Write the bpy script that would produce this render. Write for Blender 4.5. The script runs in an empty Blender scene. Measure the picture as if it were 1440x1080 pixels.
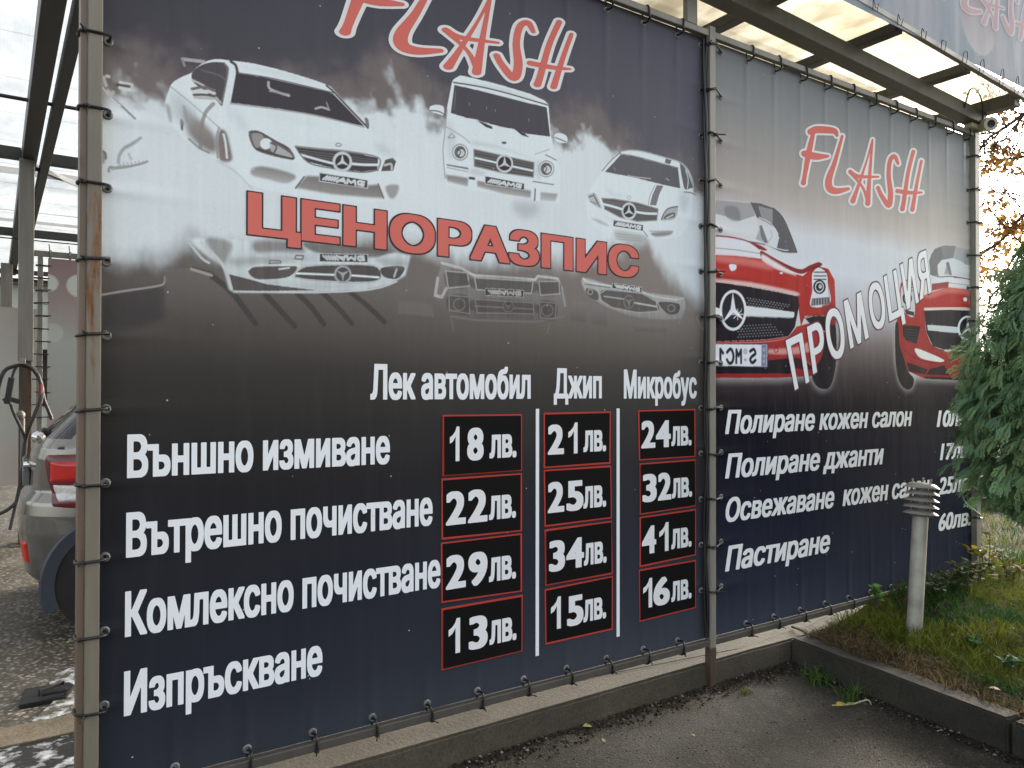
import bpy, bmesh, math, random
import numpy as np
from mathutils import Vector, Matrix
from mathutils.geometry import tessellate_polygon
random.seed(7); RNG = np.random.default_rng(7)
scene = bpy.context.scene
COL = scene.collection
R = math.radians

# ------------------------------------------------------------------ camera
HC, DIST, F = 1.67, 3.0, 1083.61          # eye height, distance to the banner plane (y = 0), focal length in 1440 px
YAW, PIT, ROL = R(33.8946), R(0.5282), R(0.0758)
fw = np.array([math.sin(YAW)*math.cos(PIT), math.cos(YAW)*math.cos(PIT), math.sin(PIT)])
r0 = np.array([math.cos(YAW), -math.sin(YAW), 0.0]); u0 = np.cross(r0, fw)
rt = r0*math.cos(ROL)+u0*math.sin(ROL); up = -r0*math.sin(ROL)+u0*math.cos(ROL)
cd = bpy.data.cameras.new('camera'); cam = bpy.data.objects.new('camera', cd); COL.objects.link(cam)
cd.sensor_width = 36; cd.lens = F/1440*36; cd.clip_start = 0.05; cd.clip_end = 2000
cam.matrix_world = Matrix(((rt[0], up[0], -fw[0], 0), (rt[1], up[1], -fw[1], -DIST), (rt[2], up[2], -fw[2], HC), (0, 0, 0, 1)))
scene.camera = cam
# ------------------------------------------------------------------ light
SUN_EL, SUN_AZ = 16.0, 78.0                # azimuth from +Y towards +X: low behind the right end of the banner
w = bpy.data.worlds.new("World"); scene.world = w; w.use_nodes = True
nt = w.node_tree; bg = nt.nodes['Background']
sky = nt.nodes.new('ShaderNodeTexSky'); sky.sky_type = 'NISHITA'; sky.sun_disc = False
sky.sun_elevation = R(SUN_EL); sky.sun_rotation = R(SUN_AZ); sky.air_density = 1.0; sky.dust_density = 6.0; sky.ozone_density = 1.0
hs = nt.nodes.new('ShaderNodeHueSaturation'); hs.inputs['Saturation'].default_value = 0.38
nt.links.new(sky.outputs[0], hs.inputs['Color']); nt.links.new(hs.outputs[0], bg.inputs['Color'])
bg.inputs['Strength'].default_value = 0.15
sl = bpy.data.lights.new('sun', 'SUN'); sl.energy = .7; sl.angle = R(14); sl.color = (1, .86, .68)
so = bpy.data.objects.new('sun', sl); COL.objects.link(so)
sd = Vector((math.sin(R(SUN_AZ))*math.cos(R(SUN_EL)), math.cos(R(SUN_AZ))*math.cos(R(SUN_EL)), math.sin(R(SUN_EL))))
so.rotation_euler = sd.to_track_quat('Z', 'Y').to_euler()
scene.view_settings.view_transform = 'Standard'; scene.view_settings.look = 'None'
scene.view_settings.exposure = 2.12; scene.view_settings.gamma = 1
scene.cycles.max_bounces = 8; scene.cycles.transparent_max_bounces = 12

# ------------------------------------------------------------------ helpers
def lin(c):
    c = np.asarray(c, float)/255.0
    return np.where(c <= .04045, c/12.92, ((c+.055)/1.055)**2.4)
def pr(c):                                 # ink: reflectance of a printed tone
    return np.clip(lin(c)*1.03-0.005, .006, .90)
def ray(x, y):
    return fw*F+rt*(x-720)-up*(y-540)
def W(x, y, Y=0.0):                        # photo pixel -> point on the plane y = Y
    d = ray(x, y); t = (Y+DIST)/d[1]
    return (d[0]*t, d[2]*t+HC)
def Zp(x, y, z=0.0):
    d = ray(x, y); t = (z-HC)/d[2]
    return (d[0]*t, d[1]*t-DIST)
def tag(o, label=None, cat=None, group=None, kind=None):
    if label: o['label'] = label
    if cat: o['category'] = cat
    if group: o['group'] = group
    if kind: o['kind'] = kind
    return o
def empty(name, loc, label, cat, group=None, rz=0):
    o = bpy.data.objects.new(name, None); COL.objects.link(o); o.location = loc; o.rotation_euler = (0, 0, rz)
    o.empty_display_size = .1
    return tag(o, label, cat, group)
def mesh_obj(name, me, mat, parent=None):
    o = bpy.data.objects.new(name, me); COL.objects.link(o)
    if mat is not None:
        for m in (mat if isinstance(mat, (list, tuple)) else [mat]): me.materials.append(m)
    if parent is not None:
        o.parent = parent
        # geometry is given in world space: bake the parent's location away
        if not parent.get('_local'):
            off = Vector(parent.location); q = parent
            while q.parent is not None: q = q.parent; off += q.location
            if off.length > 0: me.transform(Matrix.Translation(-off))
    return o
def fast_mesh(name, V, Fq, smooth=False):
    V = np.ascontiguousarray(V, np.float32); me = bpy.data.meshes.new(name)
    me.vertices.add(len(V)); me.vertices.foreach_set('co', V.ravel())
    if isinstance(Fq, np.ndarray): Fl = [Fq]
    else: Fl = Fq
    Fl = [f for f in Fl if len(f)]
    idx = np.concatenate([f.ravel() for f in Fl]).astype(np.int32)
    tot = np.concatenate([np.full(len(f), f.shape[1]) for f in Fl]).astype(np.int32)
    me.loops.add(len(idx)); me.loops.foreach_set('vertex_index', idx)
    me.polygons.add(len(tot)); me.polygons.foreach_set('loop_start', np.concatenate([[0], np.cumsum(tot)[:-1]]).astype(np.int32))
    if smooth: me.polygons.foreach_set('use_smooth', np.ones(len(tot), bool))
    me.update(calc_edges=True); me.validate()
    return me
def set_col(me, C, name='Col'):
    a = me.color_attributes.new(name, 'FLOAT_COLOR', 'POINT')
    C4 = np.ones((len(C), 4), np.float32); C4[:, :3] = C
    a.data.foreach_set('color', C4.ravel())
class MB:                                   # collects shapes, builds ONE mesh object
    def __init__(s): s.v = []; s.f = []; s.sm = []
    def add(s, vs, fs, smooth=False):
        b = len(s.v); s.v += [tuple(map(float, p)) for p in vs]; s.f += [tuple(i+b for i in f) for f in fs]; s.sm += [smooth]*len(fs); return s
    def box(s, x0, x1, y0, y1, z0, z1, M=None, bev=0.0):
        if bev <= 0:
            vs = [(x, y, z) for x in (x0, x1) for y in (y0, y1) for z in (z0, z1)]
            fs = [(0, 1, 3, 2), (4, 6, 7, 5), (0, 4, 5, 1), (2, 3, 7, 6), (0, 2, 6, 4), (1, 5, 7, 3)]
        else:
            bm = bmesh.new(); bmesh.ops.create_cube(bm, size=1)
            for v in bm.verts: v.co = Vector(((x0+x1)/2+v.co.x*(x1-x0), (y0+y1)/2+v.co.y*(y1-y0), (z0+z1)/2+v.co.z*(z1-z0)))
            bmesh.ops.bevel(bm, geom=bm.edges[:], offset=bev, segments=2, affect='EDGES', profile=.5)
            bm.verts.ensure_lookup_table(); bm.verts.index_update()
            vs = [tuple(v.co) for v in bm.verts]; fs = [tuple(v.index for v in f.verts) for f in bm.faces]; bm.free()
        if M is not None: vs = [tuple(M @ Vector(v)) for v in vs]
        return s.add(vs, fs)
    def bar(s, a, b, wx, hz, upv=(0, 0, 1), bev=0.003):   # rectangular bar from a to b, width wx, height hz, centred on the axis
        a = Vector(a); b = Vector(b); d = b-a; L = d.length; d.normalize()
        sx = d.cross(Vector(upv)).normalized(); uz = sx.cross(d).normalized()
        M = Matrix(((d.x, sx.x, uz.x, a.x), (d.y, sx.y, uz.y, a.y), (d.z, sx.z, uz.z, a.z), (0, 0, 0, 1)))
        return s.box(0, L, -wx/2, wx/2, -hz/2, hz/2, M, bev)
    def tube(s, path, r, n=10, closed=False, cap=True):
        P = [Vector(p) for p in path]; m = len(P); rs = r if isinstance(r, (list, tuple)) else [r]*m
        vs = []; prev = None
        for i, p in enumerate(P):
            if closed: t = P[(i+1) % m]-P[i-1]
            else: t = P[min(i+1, m-1)]-P[max(i-1, 0)]
            t.normalize()
            if prev is None:
                ref = Vector((0, 0, 1)) if abs(t.z) < .9 else Vector((1, 0, 0)); x = t.cross(ref).normalized()
            else: x = (prev-t*prev.dot(t)); x = x.normalized() if x.length > 1e-6 else t.orthogonal().normalized()
            prev = x; y = t.cross(x)
            for k in range(n):
                a = 2*math.pi*k/n; vs.append(p+(x*math.cos(a)+y*math.sin(a))*rs[i])
        fs = []
        for i in range(m if closed else m-1):
            j = (i+1) % m
            for k in range(n): fs.append((i*n+k, i*n+(k+1) % n, j*n+(k+1) % n, j*n+k))
        if cap and not closed: fs += [tuple(range(n-1, -1, -1)), tuple((m-1)*n+k for k in range(n))]
        return s.add(vs, fs, True)
    def lathe(s, prof, c, axis=(0, 0, 1), n=32, smooth=True):
        ax = Vector(axis).normalized(); x = ax.orthogonal().normalized(); y = ax.cross(x); c = Vector(c)
        vs = []; fs = []; m = len(prof)
        for (r, h) in prof:
            for k in range(n):
                a = 2*math.pi*k/n; vs.append(c+ax*h+(x*math.cos(a)+y*math.sin(a))*r)
        for i in range(m-1):
            for k in range(n): fs.append((i*n+k, i*n+(k+1) % n, (i+1)*n+(k+1) % n, (i+1)*n+k))
        if prof[0][0] > 1e-5: fs.append(tuple(range(n-1, -1, -1)))
        if prof[-1][0] > 1e-5: fs.append(tuple((m-1)*n+k for k in range(n)))
        return s.add(vs, fs, smooth)
    def build(s, name, mat, parent=None):
        me = bpy.data.meshes.new(name); me.from_pydata(s.v, [], s.f)
        me.polygons.foreach_set('use_smooth', s.sm); me.update()
        if any(s.sm):
            try: me.set_sharp_from_angle(angle=R(40))
            except Exception: pass
        return mesh_obj(name, me, mat, parent)

# ------------------------------------------------------------------ noise (numpy)
def vnoise(X, Y, fx, fy, seed):
    r = np.random.default_rng(seed); T = r.random((256, 256))
    u = X*fx+57.3; v = Y*fy+31.7; i = np.floor(u).astype(int); j = np.floor(v).astype(int)
    a = u-i; b = v-j; a = a*a*(3-2*a); b = b*b*(3-2*b)
    g = lambda p, q: T[p % 256, q % 256]
    return (g(i, j)*(1-a)+g(i+1, j)*a)*(1-b)+(g(i, j+1)*(1-a)+g(i+1, j+1)*a)*b
def fbm(X, Y, fx, fy, seed, oc=4):
    t = 0; s = 0; amp = 1
    for k in range(oc): t = t+amp*vnoise(X, Y, fx*2**k, fy*2**k, seed+k); s += amp; amp *= .55
    return t/s
def sstep(a, b, x): t = np.clip((x-a)/(b-a), 0, 1); return t*t*(3-2*t)

# ------------------------------------------------------------------ materials
def nodes_of(name):
    m = bpy.data.materials.new(name); m.use_nodes = True; n = m.node_tree
    return m, n, n.nodes['Principled BSDF']
def nd(n, t, **kw):
    x = n.nodes.new(t)
    for k, v in kw.items():
        if k in x.inputs: x.inputs[k].default_value = v
        else: setattr(x, k, v)
    return x
def coords(n, scale=(1, 1, 1)):
    g = nd(n, 'ShaderNodeTexCoord'); mp = nd(n, 'ShaderNodeMapping'); mp.inputs['Scale'].default_value = scale
    n.links.new(g.outputs['Object'], mp.inputs['Vector']); return mp.outputs['Vector']
def ramp(n, fac, stops):
    r = nd(n, 'ShaderNodeValToRGB'); cr = r.color_ramp
    while len(cr.elements) < len(stops): cr.elements.new(.5)
    for e, (p, c) in zip(cr.elements, stops): e.position = p; e.color = (*c, 1) if len(c) == 3 else c
    n.links.new(fac, r.inputs['Fac']); return r.outputs['Color']
def noise(n, vec, scale, detail=4, rough=.55):
    x = nd(n, 'ShaderNodeTexNoise'); x.inputs['Scale'].default_value = scale; x.inputs['Detail'].default_value = detail; x.inputs['Roughness'].default_value = rough
    n.links.new(vec, x.inputs['Vector']); return x.outputs['Fac']
def mix(n, fac, a, b, mode='MIX'):
    x = nd(n, 'ShaderNodeMix', data_type='RGBA', blend_type=mode)
    for s, v in ((x.inputs[0], fac), (x.inputs[6], a), (x.inputs[7], b)):
        if isinstance(v, (int, float)): s.default_value = v
        elif isinstance(v, tuple): s.default_value = (*v, 1)
        else: n.links.new(v, s)
    return x.outputs[2]
def bump(n, b, h, strength=.3, dist=.01):
    x = nd(n, 'ShaderNodeBump'); x.inputs['Strength'].default_value = strength; x.inputs['Distance'].default_value = dist
    n.links.new(h, x.inputs['Height']); n.links.new(x.outputs[0], b.inputs['Normal'])
def simple(name, c, rough=.5, metal=0.0, spec=.5, var=.25, scale=6, bumpk=0.0):
    m, n, b = nodes_of(name); v = coords(n)
    f = noise(n, v, scale, 5)
    d = tuple(x*(1-var) for x in c); l = tuple(min(1, x*(1+var)) for x in c)
    n.links.new(ramp(n, f, [(.3, d), (.7, l)]), b.inputs['Base Color'])
    b.inputs['Roughness'].default_value = rough; b.inputs['Metallic'].default_value = metal; b.inputs['Specular IOR Level'].default_value = spec
    if bumpk: bump(n, b, noise(n, v, scale*12, 3), bumpk, .004)
    return m
def painted_steel(name, c, rust=.0, rustc=(.16, .06, .02), rough=.45):
    m, n, b = nodes_of(name); v = coords(n); v2 = coords(n, (14, 14, 1.6))
    base = ramp(n, noise(n, v2, 1.2, 5), [(.3, tuple(x*.72 for x in c)), (.7, c)])
    thr = .72-rust
    f = ramp(n, noise(n, v2, 1.0, 8, .7), [(thr, (0, 0, 0)), (thr+.1, (1, 1, 1))])
    rc = ramp(n, noise(n, v, 40, 4), [(.3, tuple(x*.5 for x in rustc)), (.7, rustc)])
    n.links.new(mix(n, f, base, rc), b.inputs['Base Color'])
    n.links.new(ramp(n, f, [(0, (rough,)*3), (1, (.85,)*3)]), b.inputs['Roughness'])
    bump(n, b, noise(n, v, 60, 4), .15, .003)
    return m
def vinyl(name, use_attr=True, c=None, rough=.48, dust=True):
    m, n, b = nodes_of(name); v = coords(n)
    if use_attr:
        a = nd(n, 'ShaderNodeVertexColor', layer_name='Col'); base = a.outputs['Color']
    else:
        rgb = nd(n, 'ShaderNodeRGB'); rgb.outputs[0].default_value = (*c, 1); base = rgb.outputs[0]
    if dust:
        vs = coords(n, (9, 9, .7)); st = ramp(n, noise(n, vs, 2.0, 6, .6), [(.5, (0, 0, 0)), (.85, (.018, .018, .018))])   # rain streaks in the dust film
        cl = ramp(n, noise(n, v, 1.3, 5), [(.4, (0, 0, 0)), (.75, (.014, .014, .014))])
        base = mix(n, st, base, (.42, .42, .44)); base = mix(n, cl, base, (.5, .5, .5))
        vo = nd(n, 'ShaderNodeTexVoronoi'); vo.inputs['Scale'].default_value = 17; n.links.new(v, vo.inputs['Vector'])
        sp = ramp(n, vo.outputs['Distance'], [(.045, (1, 1, 1)), (.06, (0, 0, 0))])
        wn = ramp(n, vo.outputs['Color'], [(.80, (0, 0, 0)), (.82, (.7, .7, .7))])
        base = mix(n, mix(n, 1.0, sp, wn, 'MULTIPLY'), base, (.62, .62, .6))
    n.links.new(base, b.inputs['Base Color'])
    n.links.new(ramp(n, noise(n, v, 2.2, 4), [(.3, (rough-.07,)*3), (.7, (rough+.08,)*3)]), b.inputs['Roughness'])
    b.inputs['Specular IOR Level'].default_value = .14; b.inputs['IOR'].default_value = 1.2
    vb = coords(n, (5, 5, 1.1))
    fo = nd(n, 'ShaderNodeAttribute', attribute_name='Fold') if use_attr else None
    hh = noise(n, vb, 1.2, 3)
    if fo is not None:
        ma = nd(n, 'ShaderNodeMath', operation='MULTIPLY_ADD'); n.links.new(hh, ma.inputs[0]); ma.inputs[1].default_value = .05; n.links.new(fo.outputs['Fac'], ma.inputs[2]); hh = ma.outputs[0]; bump(n, b, hh, 1.0, .10)
    else: bump(n, b, hh, .05, .05)
    return m
M = {}
M['banner'] = vinyl('printed_vinyl'); M['ink_white'] = vinyl('white_ink', False, (.86, .88, .90), dust=True)
M['ink_red'] = vinyl('red_ink', False, (.62, .10, .09)); M['ink_outline'] = vinyl('dark_outline_ink', False, (.07, .05, .055))
M['ink_pink'] = vinyl('veiled_red_ink', False, (.66, .17, .14)); M['ink_border'] = vinyl('off_white_ink', False, (.76, .76, .76))  # the red has the washed-out veil of reflected sky in its colour
M['st_red'] = vinyl('sticker_red', False, (.50, .06, .045), dust=False); M['st_black'] = vinyl('sticker_black', False, (.012, .011, .011), rough=.36, dust=False)
M['st_white'] = vinyl('sticker_white', False, (.82, .83, .84), dust=False)
M['frame'] = painted_steel('weathered_grey_beige_steel', (.25, .235, .20), .05)
M['frame_rust'] = painted_steel('rusty_beige_steel', (.21, .185, .14), .17, (.22, .085, .025))
M['edge_steel'] = painted_steel('brown_steel', (.17, .12, .08), .15, (.10, .05, .025))
M['dark_rail'] = painted_steel('dark_dirty_steel', (.085, .078, .065), .05)
M['roof_steel'] = painted_steel('olive_grey_steel', (.088, .08, .062), .02)
M['dark_steel'] = painted_steel('dark_grey_steel', (.032, .031, .03), .02)
M['bay_steel'] = painted_steel('bay_grey_steel', (.20, .19, .165), .05, (.16, .10, .03))
M['rusty'] = painted_steel('rusty_brown_steel', (.085, .06, .042), .22, (.085, .042, .02))
M['tie'] = simple('black_plastic', (.012, .011, .011), .4, var=.3)
M['eyelet'] = simple('dull_metal', (.17, .17, .165), .5, .2)
M['rubber'] = simple('black_rubber', (.013, .013, .014), .5, var=.3)

M['ink_outline2'] = vinyl('wine_outline_ink', False, (.17, .045, .07)); M['fade_border'] = vinyl('faded_white_ink', False, (.52, .52, .55)); M['fade_pink'] = vinyl('faded_pink_ink', False, (.47, .31, .33))
M['cream'] = simple('cream_paint', (.48, .42, .31), .45, var=.15); M['lens'] = simple('dark_glass', (.01, .011, .012), .08)
def polycarb(name='cream_polycarbonate', clear=.45, dirt=.55, rib=.22, cols=((.60, .57, .49), (.78, .76, .69))):
    m, n, b = nodes_of(name); out = n.nodes['Material Output']
    v = coords(n); tr = nd(n, 'ShaderNodeBsdfTranslucent'); df = nd(n, 'ShaderNodeBsdfDiffuse'); tp = nd(n, 'ShaderNodeBsdfTransparent')
    c = ramp(n, noise(n, v, 1.4, 5), [(.3, cols[0]), (.7, cols[1])])
    wv = nd(n, 'ShaderNodeTexWave', wave_type='BANDS', bands_direction='X'); wv.inputs['Scale'].default_value = 14; wv.inputs['Distortion'].default_value = .3; n.links.new(v, wv.inputs['Vector'])
    c = mix(n, rib, c, ramp(n, wv.outputs['Fac'], [(.0, (.45, .45, .45)), (.25, (1, 1, 1))]), 'MULTIPLY'); c = mix(n, dirt, c, ramp(n, noise(n, coords(n, (3, 1.2, 3)), 2.5, 7, .68), [(.38, (.55, .52, .45)), (.6, (1, 1, 1))]), 'MULTIPLY')
    n.links.new(c, tr.inputs['Color']); n.links.new(c, df.inputs['Color']); n.links.new(c, tp.inputs['Color'])
    a = nd(n, 'ShaderNodeMixShader'); a.inputs[0].default_value = .15; n.links.new(tr.outputs[0], a.inputs[1]); n.links.new(df.outputs[0], a.inputs[2])
    q = nd(n, 'ShaderNodeMixShader'); q.inputs[0].default_value = clear; n.links.new(a.outputs[0], q.inputs[1]); n.links.new(tp.outputs[0], q.inputs[2])
    n.links.new(q.outputs[0], out.inputs['Surface']); return m
M['polycarb'] = polycarb()
M['clearsheet'] = polycarb('clear_polycarbonate', .78, .15, .05, ((.74, .75, .75), (.84, .85, .85)))

# ------------------------------------------------------------------ print artwork (vector shapes rasterised onto the vertices of the banner sheet)
def cat(P, closed=True, n=5):              # Catmull-Rom through traced points
    P = np.asarray(P, float); m = len(P); out = []
    for i in range(m if closed else m-1):
        if closed: a, b, c, d = P[i-1], P[i], P[(i+1) % m], P[(i+2) % m]
        else: a, b, c, d = P[max(i-1, 0)], P[i], P[i+1], P[min(i+2, m-1)]
        for t in np.linspace(0, 1, n, endpoint=False):
            out.append(.5*(2*b+(c-a)*t+(2*a-5*b+4*c-d)*t*t+(3*b-a-3*c+d)*t**3))
    if not closed: out.append(P[-1])
    return np.array(out)
class Trace:                               # coordinates read off an enlarged view of the photograph -> metres on the banner
    def __init__(s, ox, oy, k): s.o = (ox, oy); s.k = k
    def __call__(s, pts): return np.array([W(s.o[0]+x/s.k, s.o[1]+y/s.k) for x, y in pts])
class Canvas:
    def __init__(s, xs, zs, rgb): s.xs, s.zs, s.rgb = xs, zs, rgb; s.dx = xs[1]-xs[0]; s.dz = zs[1]-zs[0]; s.ids = np.zeros(rgb.shape[:2], np.int8)
    def win(s, P, pad):
        x0, z0 = P.min(0)-pad; x1, z1 = P.max(0)+pad
        i0, i1 = np.searchsorted(s.xs, [x0, x1]); j0, j1 = np.searchsorted(s.zs, [z0, z1])
        return i0, i1, j0, j1
    def cover(s, P, soft=0.0):
        i0, i1, j0, j1 = s.win(P, soft*2+s.dx*2)
        if i1 <= i0 or j1 <= j0: return None
        acc = 0
        for ox in (-.25, .25):
            for oz in (-.25, .25):
                X, Z = np.meshgrid(s.xs[i0:i1]+ox*s.dx, s.zs[j0:j1]+oz*s.dz)
                ins = np.zeros(X.shape, bool); Q = np.roll(P, -1, 0)
                for (xa, za), (xb, zb) in zip(P, Q):
                    if za == zb: continue
                    ins ^= ((Z < za) != (Z < zb)) & (X < (xb-xa)*(Z-za)/(zb-za)+xa)
                acc = acc+ins
        A = acc/4.0
        if soft > 0:
            k = max(1, int(soft/s.dx)); ker = np.ones(2*k+1)/(2*k+1)
            for _ in range(2):
                A = np.apply_along_axis(lambda r: np.convolve(r, ker, 'same'), 0, A); A = np.apply_along_axis(lambda r: np.convolve(r, ker, 'same'), 1, A)
        return (slice(j0, j1), slice(i0, i1)), A
    def paint(s, sl, A, col):
        s.rgb[sl] = s.rgb[sl]*(1-A[..., None])+np.asarray(col)*A[..., None]
    def fill(s, P, c, alpha=1.0, soft=0.0, smooth=True, idn=0, c2=None, streak=0.0):
        P = np.asarray(P)
        if smooth: P = cat(P)
        r = s.cover(P, soft)
        if r is None: return
        sl, A = r; A = A*alpha; col = pr(c)
        X, Z = np.meshgrid(s.xs[sl[1]], s.zs[sl[0]])
        if c2 is not None:                 # gradient from top (c) to bottom (c2)
            z0, z1 = P[:, 1].min(), P[:, 1].max(); t = np.clip((z1-Z)/(z1-z0), 0, 1)[..., None]
            col = pr(c)*(1-t)+pr(c2)*t
        if streak: A = np.clip(A*(1-streak+2*streak*fbm(X, Z, 60, 9, 5, 3)), 0, 1)
        s.paint(sl, A, col)
        if idn: s.ids[sl][A > .4] = idn
    def line(s, P, wd, c, alpha=1.0, smooth=True):
        P = np.asarray(P)
        if smooth and len(P) > 2: P = cat(P, False, 4)
        i0, i1, j0, j1 = s.win(P, wd+s.dx*2)
        if i1 <= i0 or j1 <= j0: return
        X, Z = np.meshgrid(s.xs[i0:i1], s.zs[j0:j1]); D = np.full(X.shape, 9.)
        for a, b in zip(P[:-1], P[1:]):
            d = b-a; L = max(d@d, 1e-12); t = np.clip(((X-a[0])*d[0]+(Z-a[1])*d[1])/L, 0, 1)
            D = np.minimum(D, np.hypot(X-a[0]-t*d[0], Z-a[1]-t*d[1]))
        A = np.clip((wd/2-D)/s.dx+.5, 0, 1)*min(1, max(wd/s.dx, .35))*alpha
        s.paint((slice(j0, j1), slice(i0, i1)), A, pr(c))
def ell(cx, cy, rx, ry, n=28): return [(cx+rx*math.cos(2*math.pi*k/n), cy+ry*math.sin(2*math.pi*k/n)) for k in range(n)]
def star(cv, T, cx, cy, rx, ry, wd, col, ring=(205, 210, 212), back=(70, 68, 70), flip=1, alpha=1):
    cv.fill(T(ell(cx, cy, rx, ry)), back, alpha, smooth=False)
    cv.line(T(ell(cx, cy, rx, ry)+ell(cx, cy, rx, ry)[:1]), wd, ring, alpha, smooth=False)
    for a in (-90, 30, 150):
        e = (cx+rx*.95*math.cos(R(a)), cy+flip*ry*.95*math.sin(R(a)))
        n = (-math.sin(R(a))*rx*.2, flip*math.cos(R(a))*ry*.2)
        cv.fill(T([e, (cx+n[0], cy+n[1]), (cx-n[0], cy-n[1])]), ring, alpha, smooth=False)
def plate(cv, T, q, flip=False, alpha=1.0, tone=(215, 220, 222)):
    q = np.array(q, float)                  # TL, TR, BR, BL
    def P(u, v):
        if flip: v = 1-v
        return tuple((q[0]*(1-u)+q[1]*u)*(1-v)+(q[3]*(1-u)+q[2]*u)*v)
    cv.fill(T(q), tone, alpha, smooth=False)
    c = [P(.012, .07), P(.988, .07), P(.988, .93), P(.012, .93)]; cv.fill(T(c), (78, 76, 78), alpha, smooth=False)
    ln = lambda pts, wd=.009: cv.line(T([P(*p) for p in pts]), wd, tone, alpha, smooth=False)
    for k in range(5): ln([(.08+.055*k, .72), (.17+.055*k, .28)], .007)
    ln([(.36, .75), (.50, .27), (.53, .75)]); ln([(.42, .58), (.52, .58)])
    ln([(.57, .75), (.59, .30), (.65, .62), (.73, .30), (.74, .75)])
    ln([(.92, .32), (.82, .28), (.79, .45), (.80, .68), (.90, .75), (.91, .55), (.86, .53)])

def folds(X, Z, x0, x1, z0, z1, ex, ez):   # creases running in from the eyelets, and a slack wave across the sheet
    h = .25*fbm(X, Z, .55, .35, 77, 3)
    for e in ex:
        g = np.exp(-((X-e)/.022)**2); h += g*(.10*np.exp(-np.maximum(z1-Z, 0)/.22)+.08*np.exp(-np.maximum(Z-z0, 0)/.16)); g2 = np.abs((X-e)/.128); h += .05*np.clip(1-g2, 0, 1)*np.exp(-np.maximum(z1-Z, 0)/.12)
    for e in ez:
        g = np.exp(-((Z-e)/.024)**2); h += g*(.09*np.exp(-np.maximum(X-x0, 0)/.13)+.09*np.exp(-np.maximum(x1-X, 0)/.13))
    return h
def grid_sheet(name, xs, zs, rgb, ids, mat, parent, partnames, fold=None):
    nx, nz = len(xs), len(zs); X, Z = np.meshgrid(xs, zs)
    V = np.stack([X, np.zeros_like(X), Z], -1).reshape(-1, 3); C = rgb.reshape(-1, 3)
    i = np.arange(nz*nx).reshape(nz, nx)
    Q = np.stack([i[:-1, :-1], i[:-1, 1:], i[1:, 1:], i[1:, :-1]], -1).reshape(-1, 4)
    cid = ids[:-1, :-1].reshape(-1)
    outs = []
    for k in sorted(set(cid.tolist())):
        q = Q[cid == k]; u, inv = np.unique(q, return_inverse=True)
        me = fast_mesh(name, V[u], inv.reshape(-1, 4).astype(np.int32)); set_col(me, C[u])
        if fold is not None: at_ = me.attributes.new('Fold', 'FLOAT', 'POINT'); at_.data.foreach_set('value', fold.reshape(-1)[u].astype(np.float32))
        nm, lab = (name, None) if k == 0 else partnames[k]
        o = mesh_obj(nm, me, mat, parent); tag(o, lab); outs.append(o)
    return outs

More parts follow.
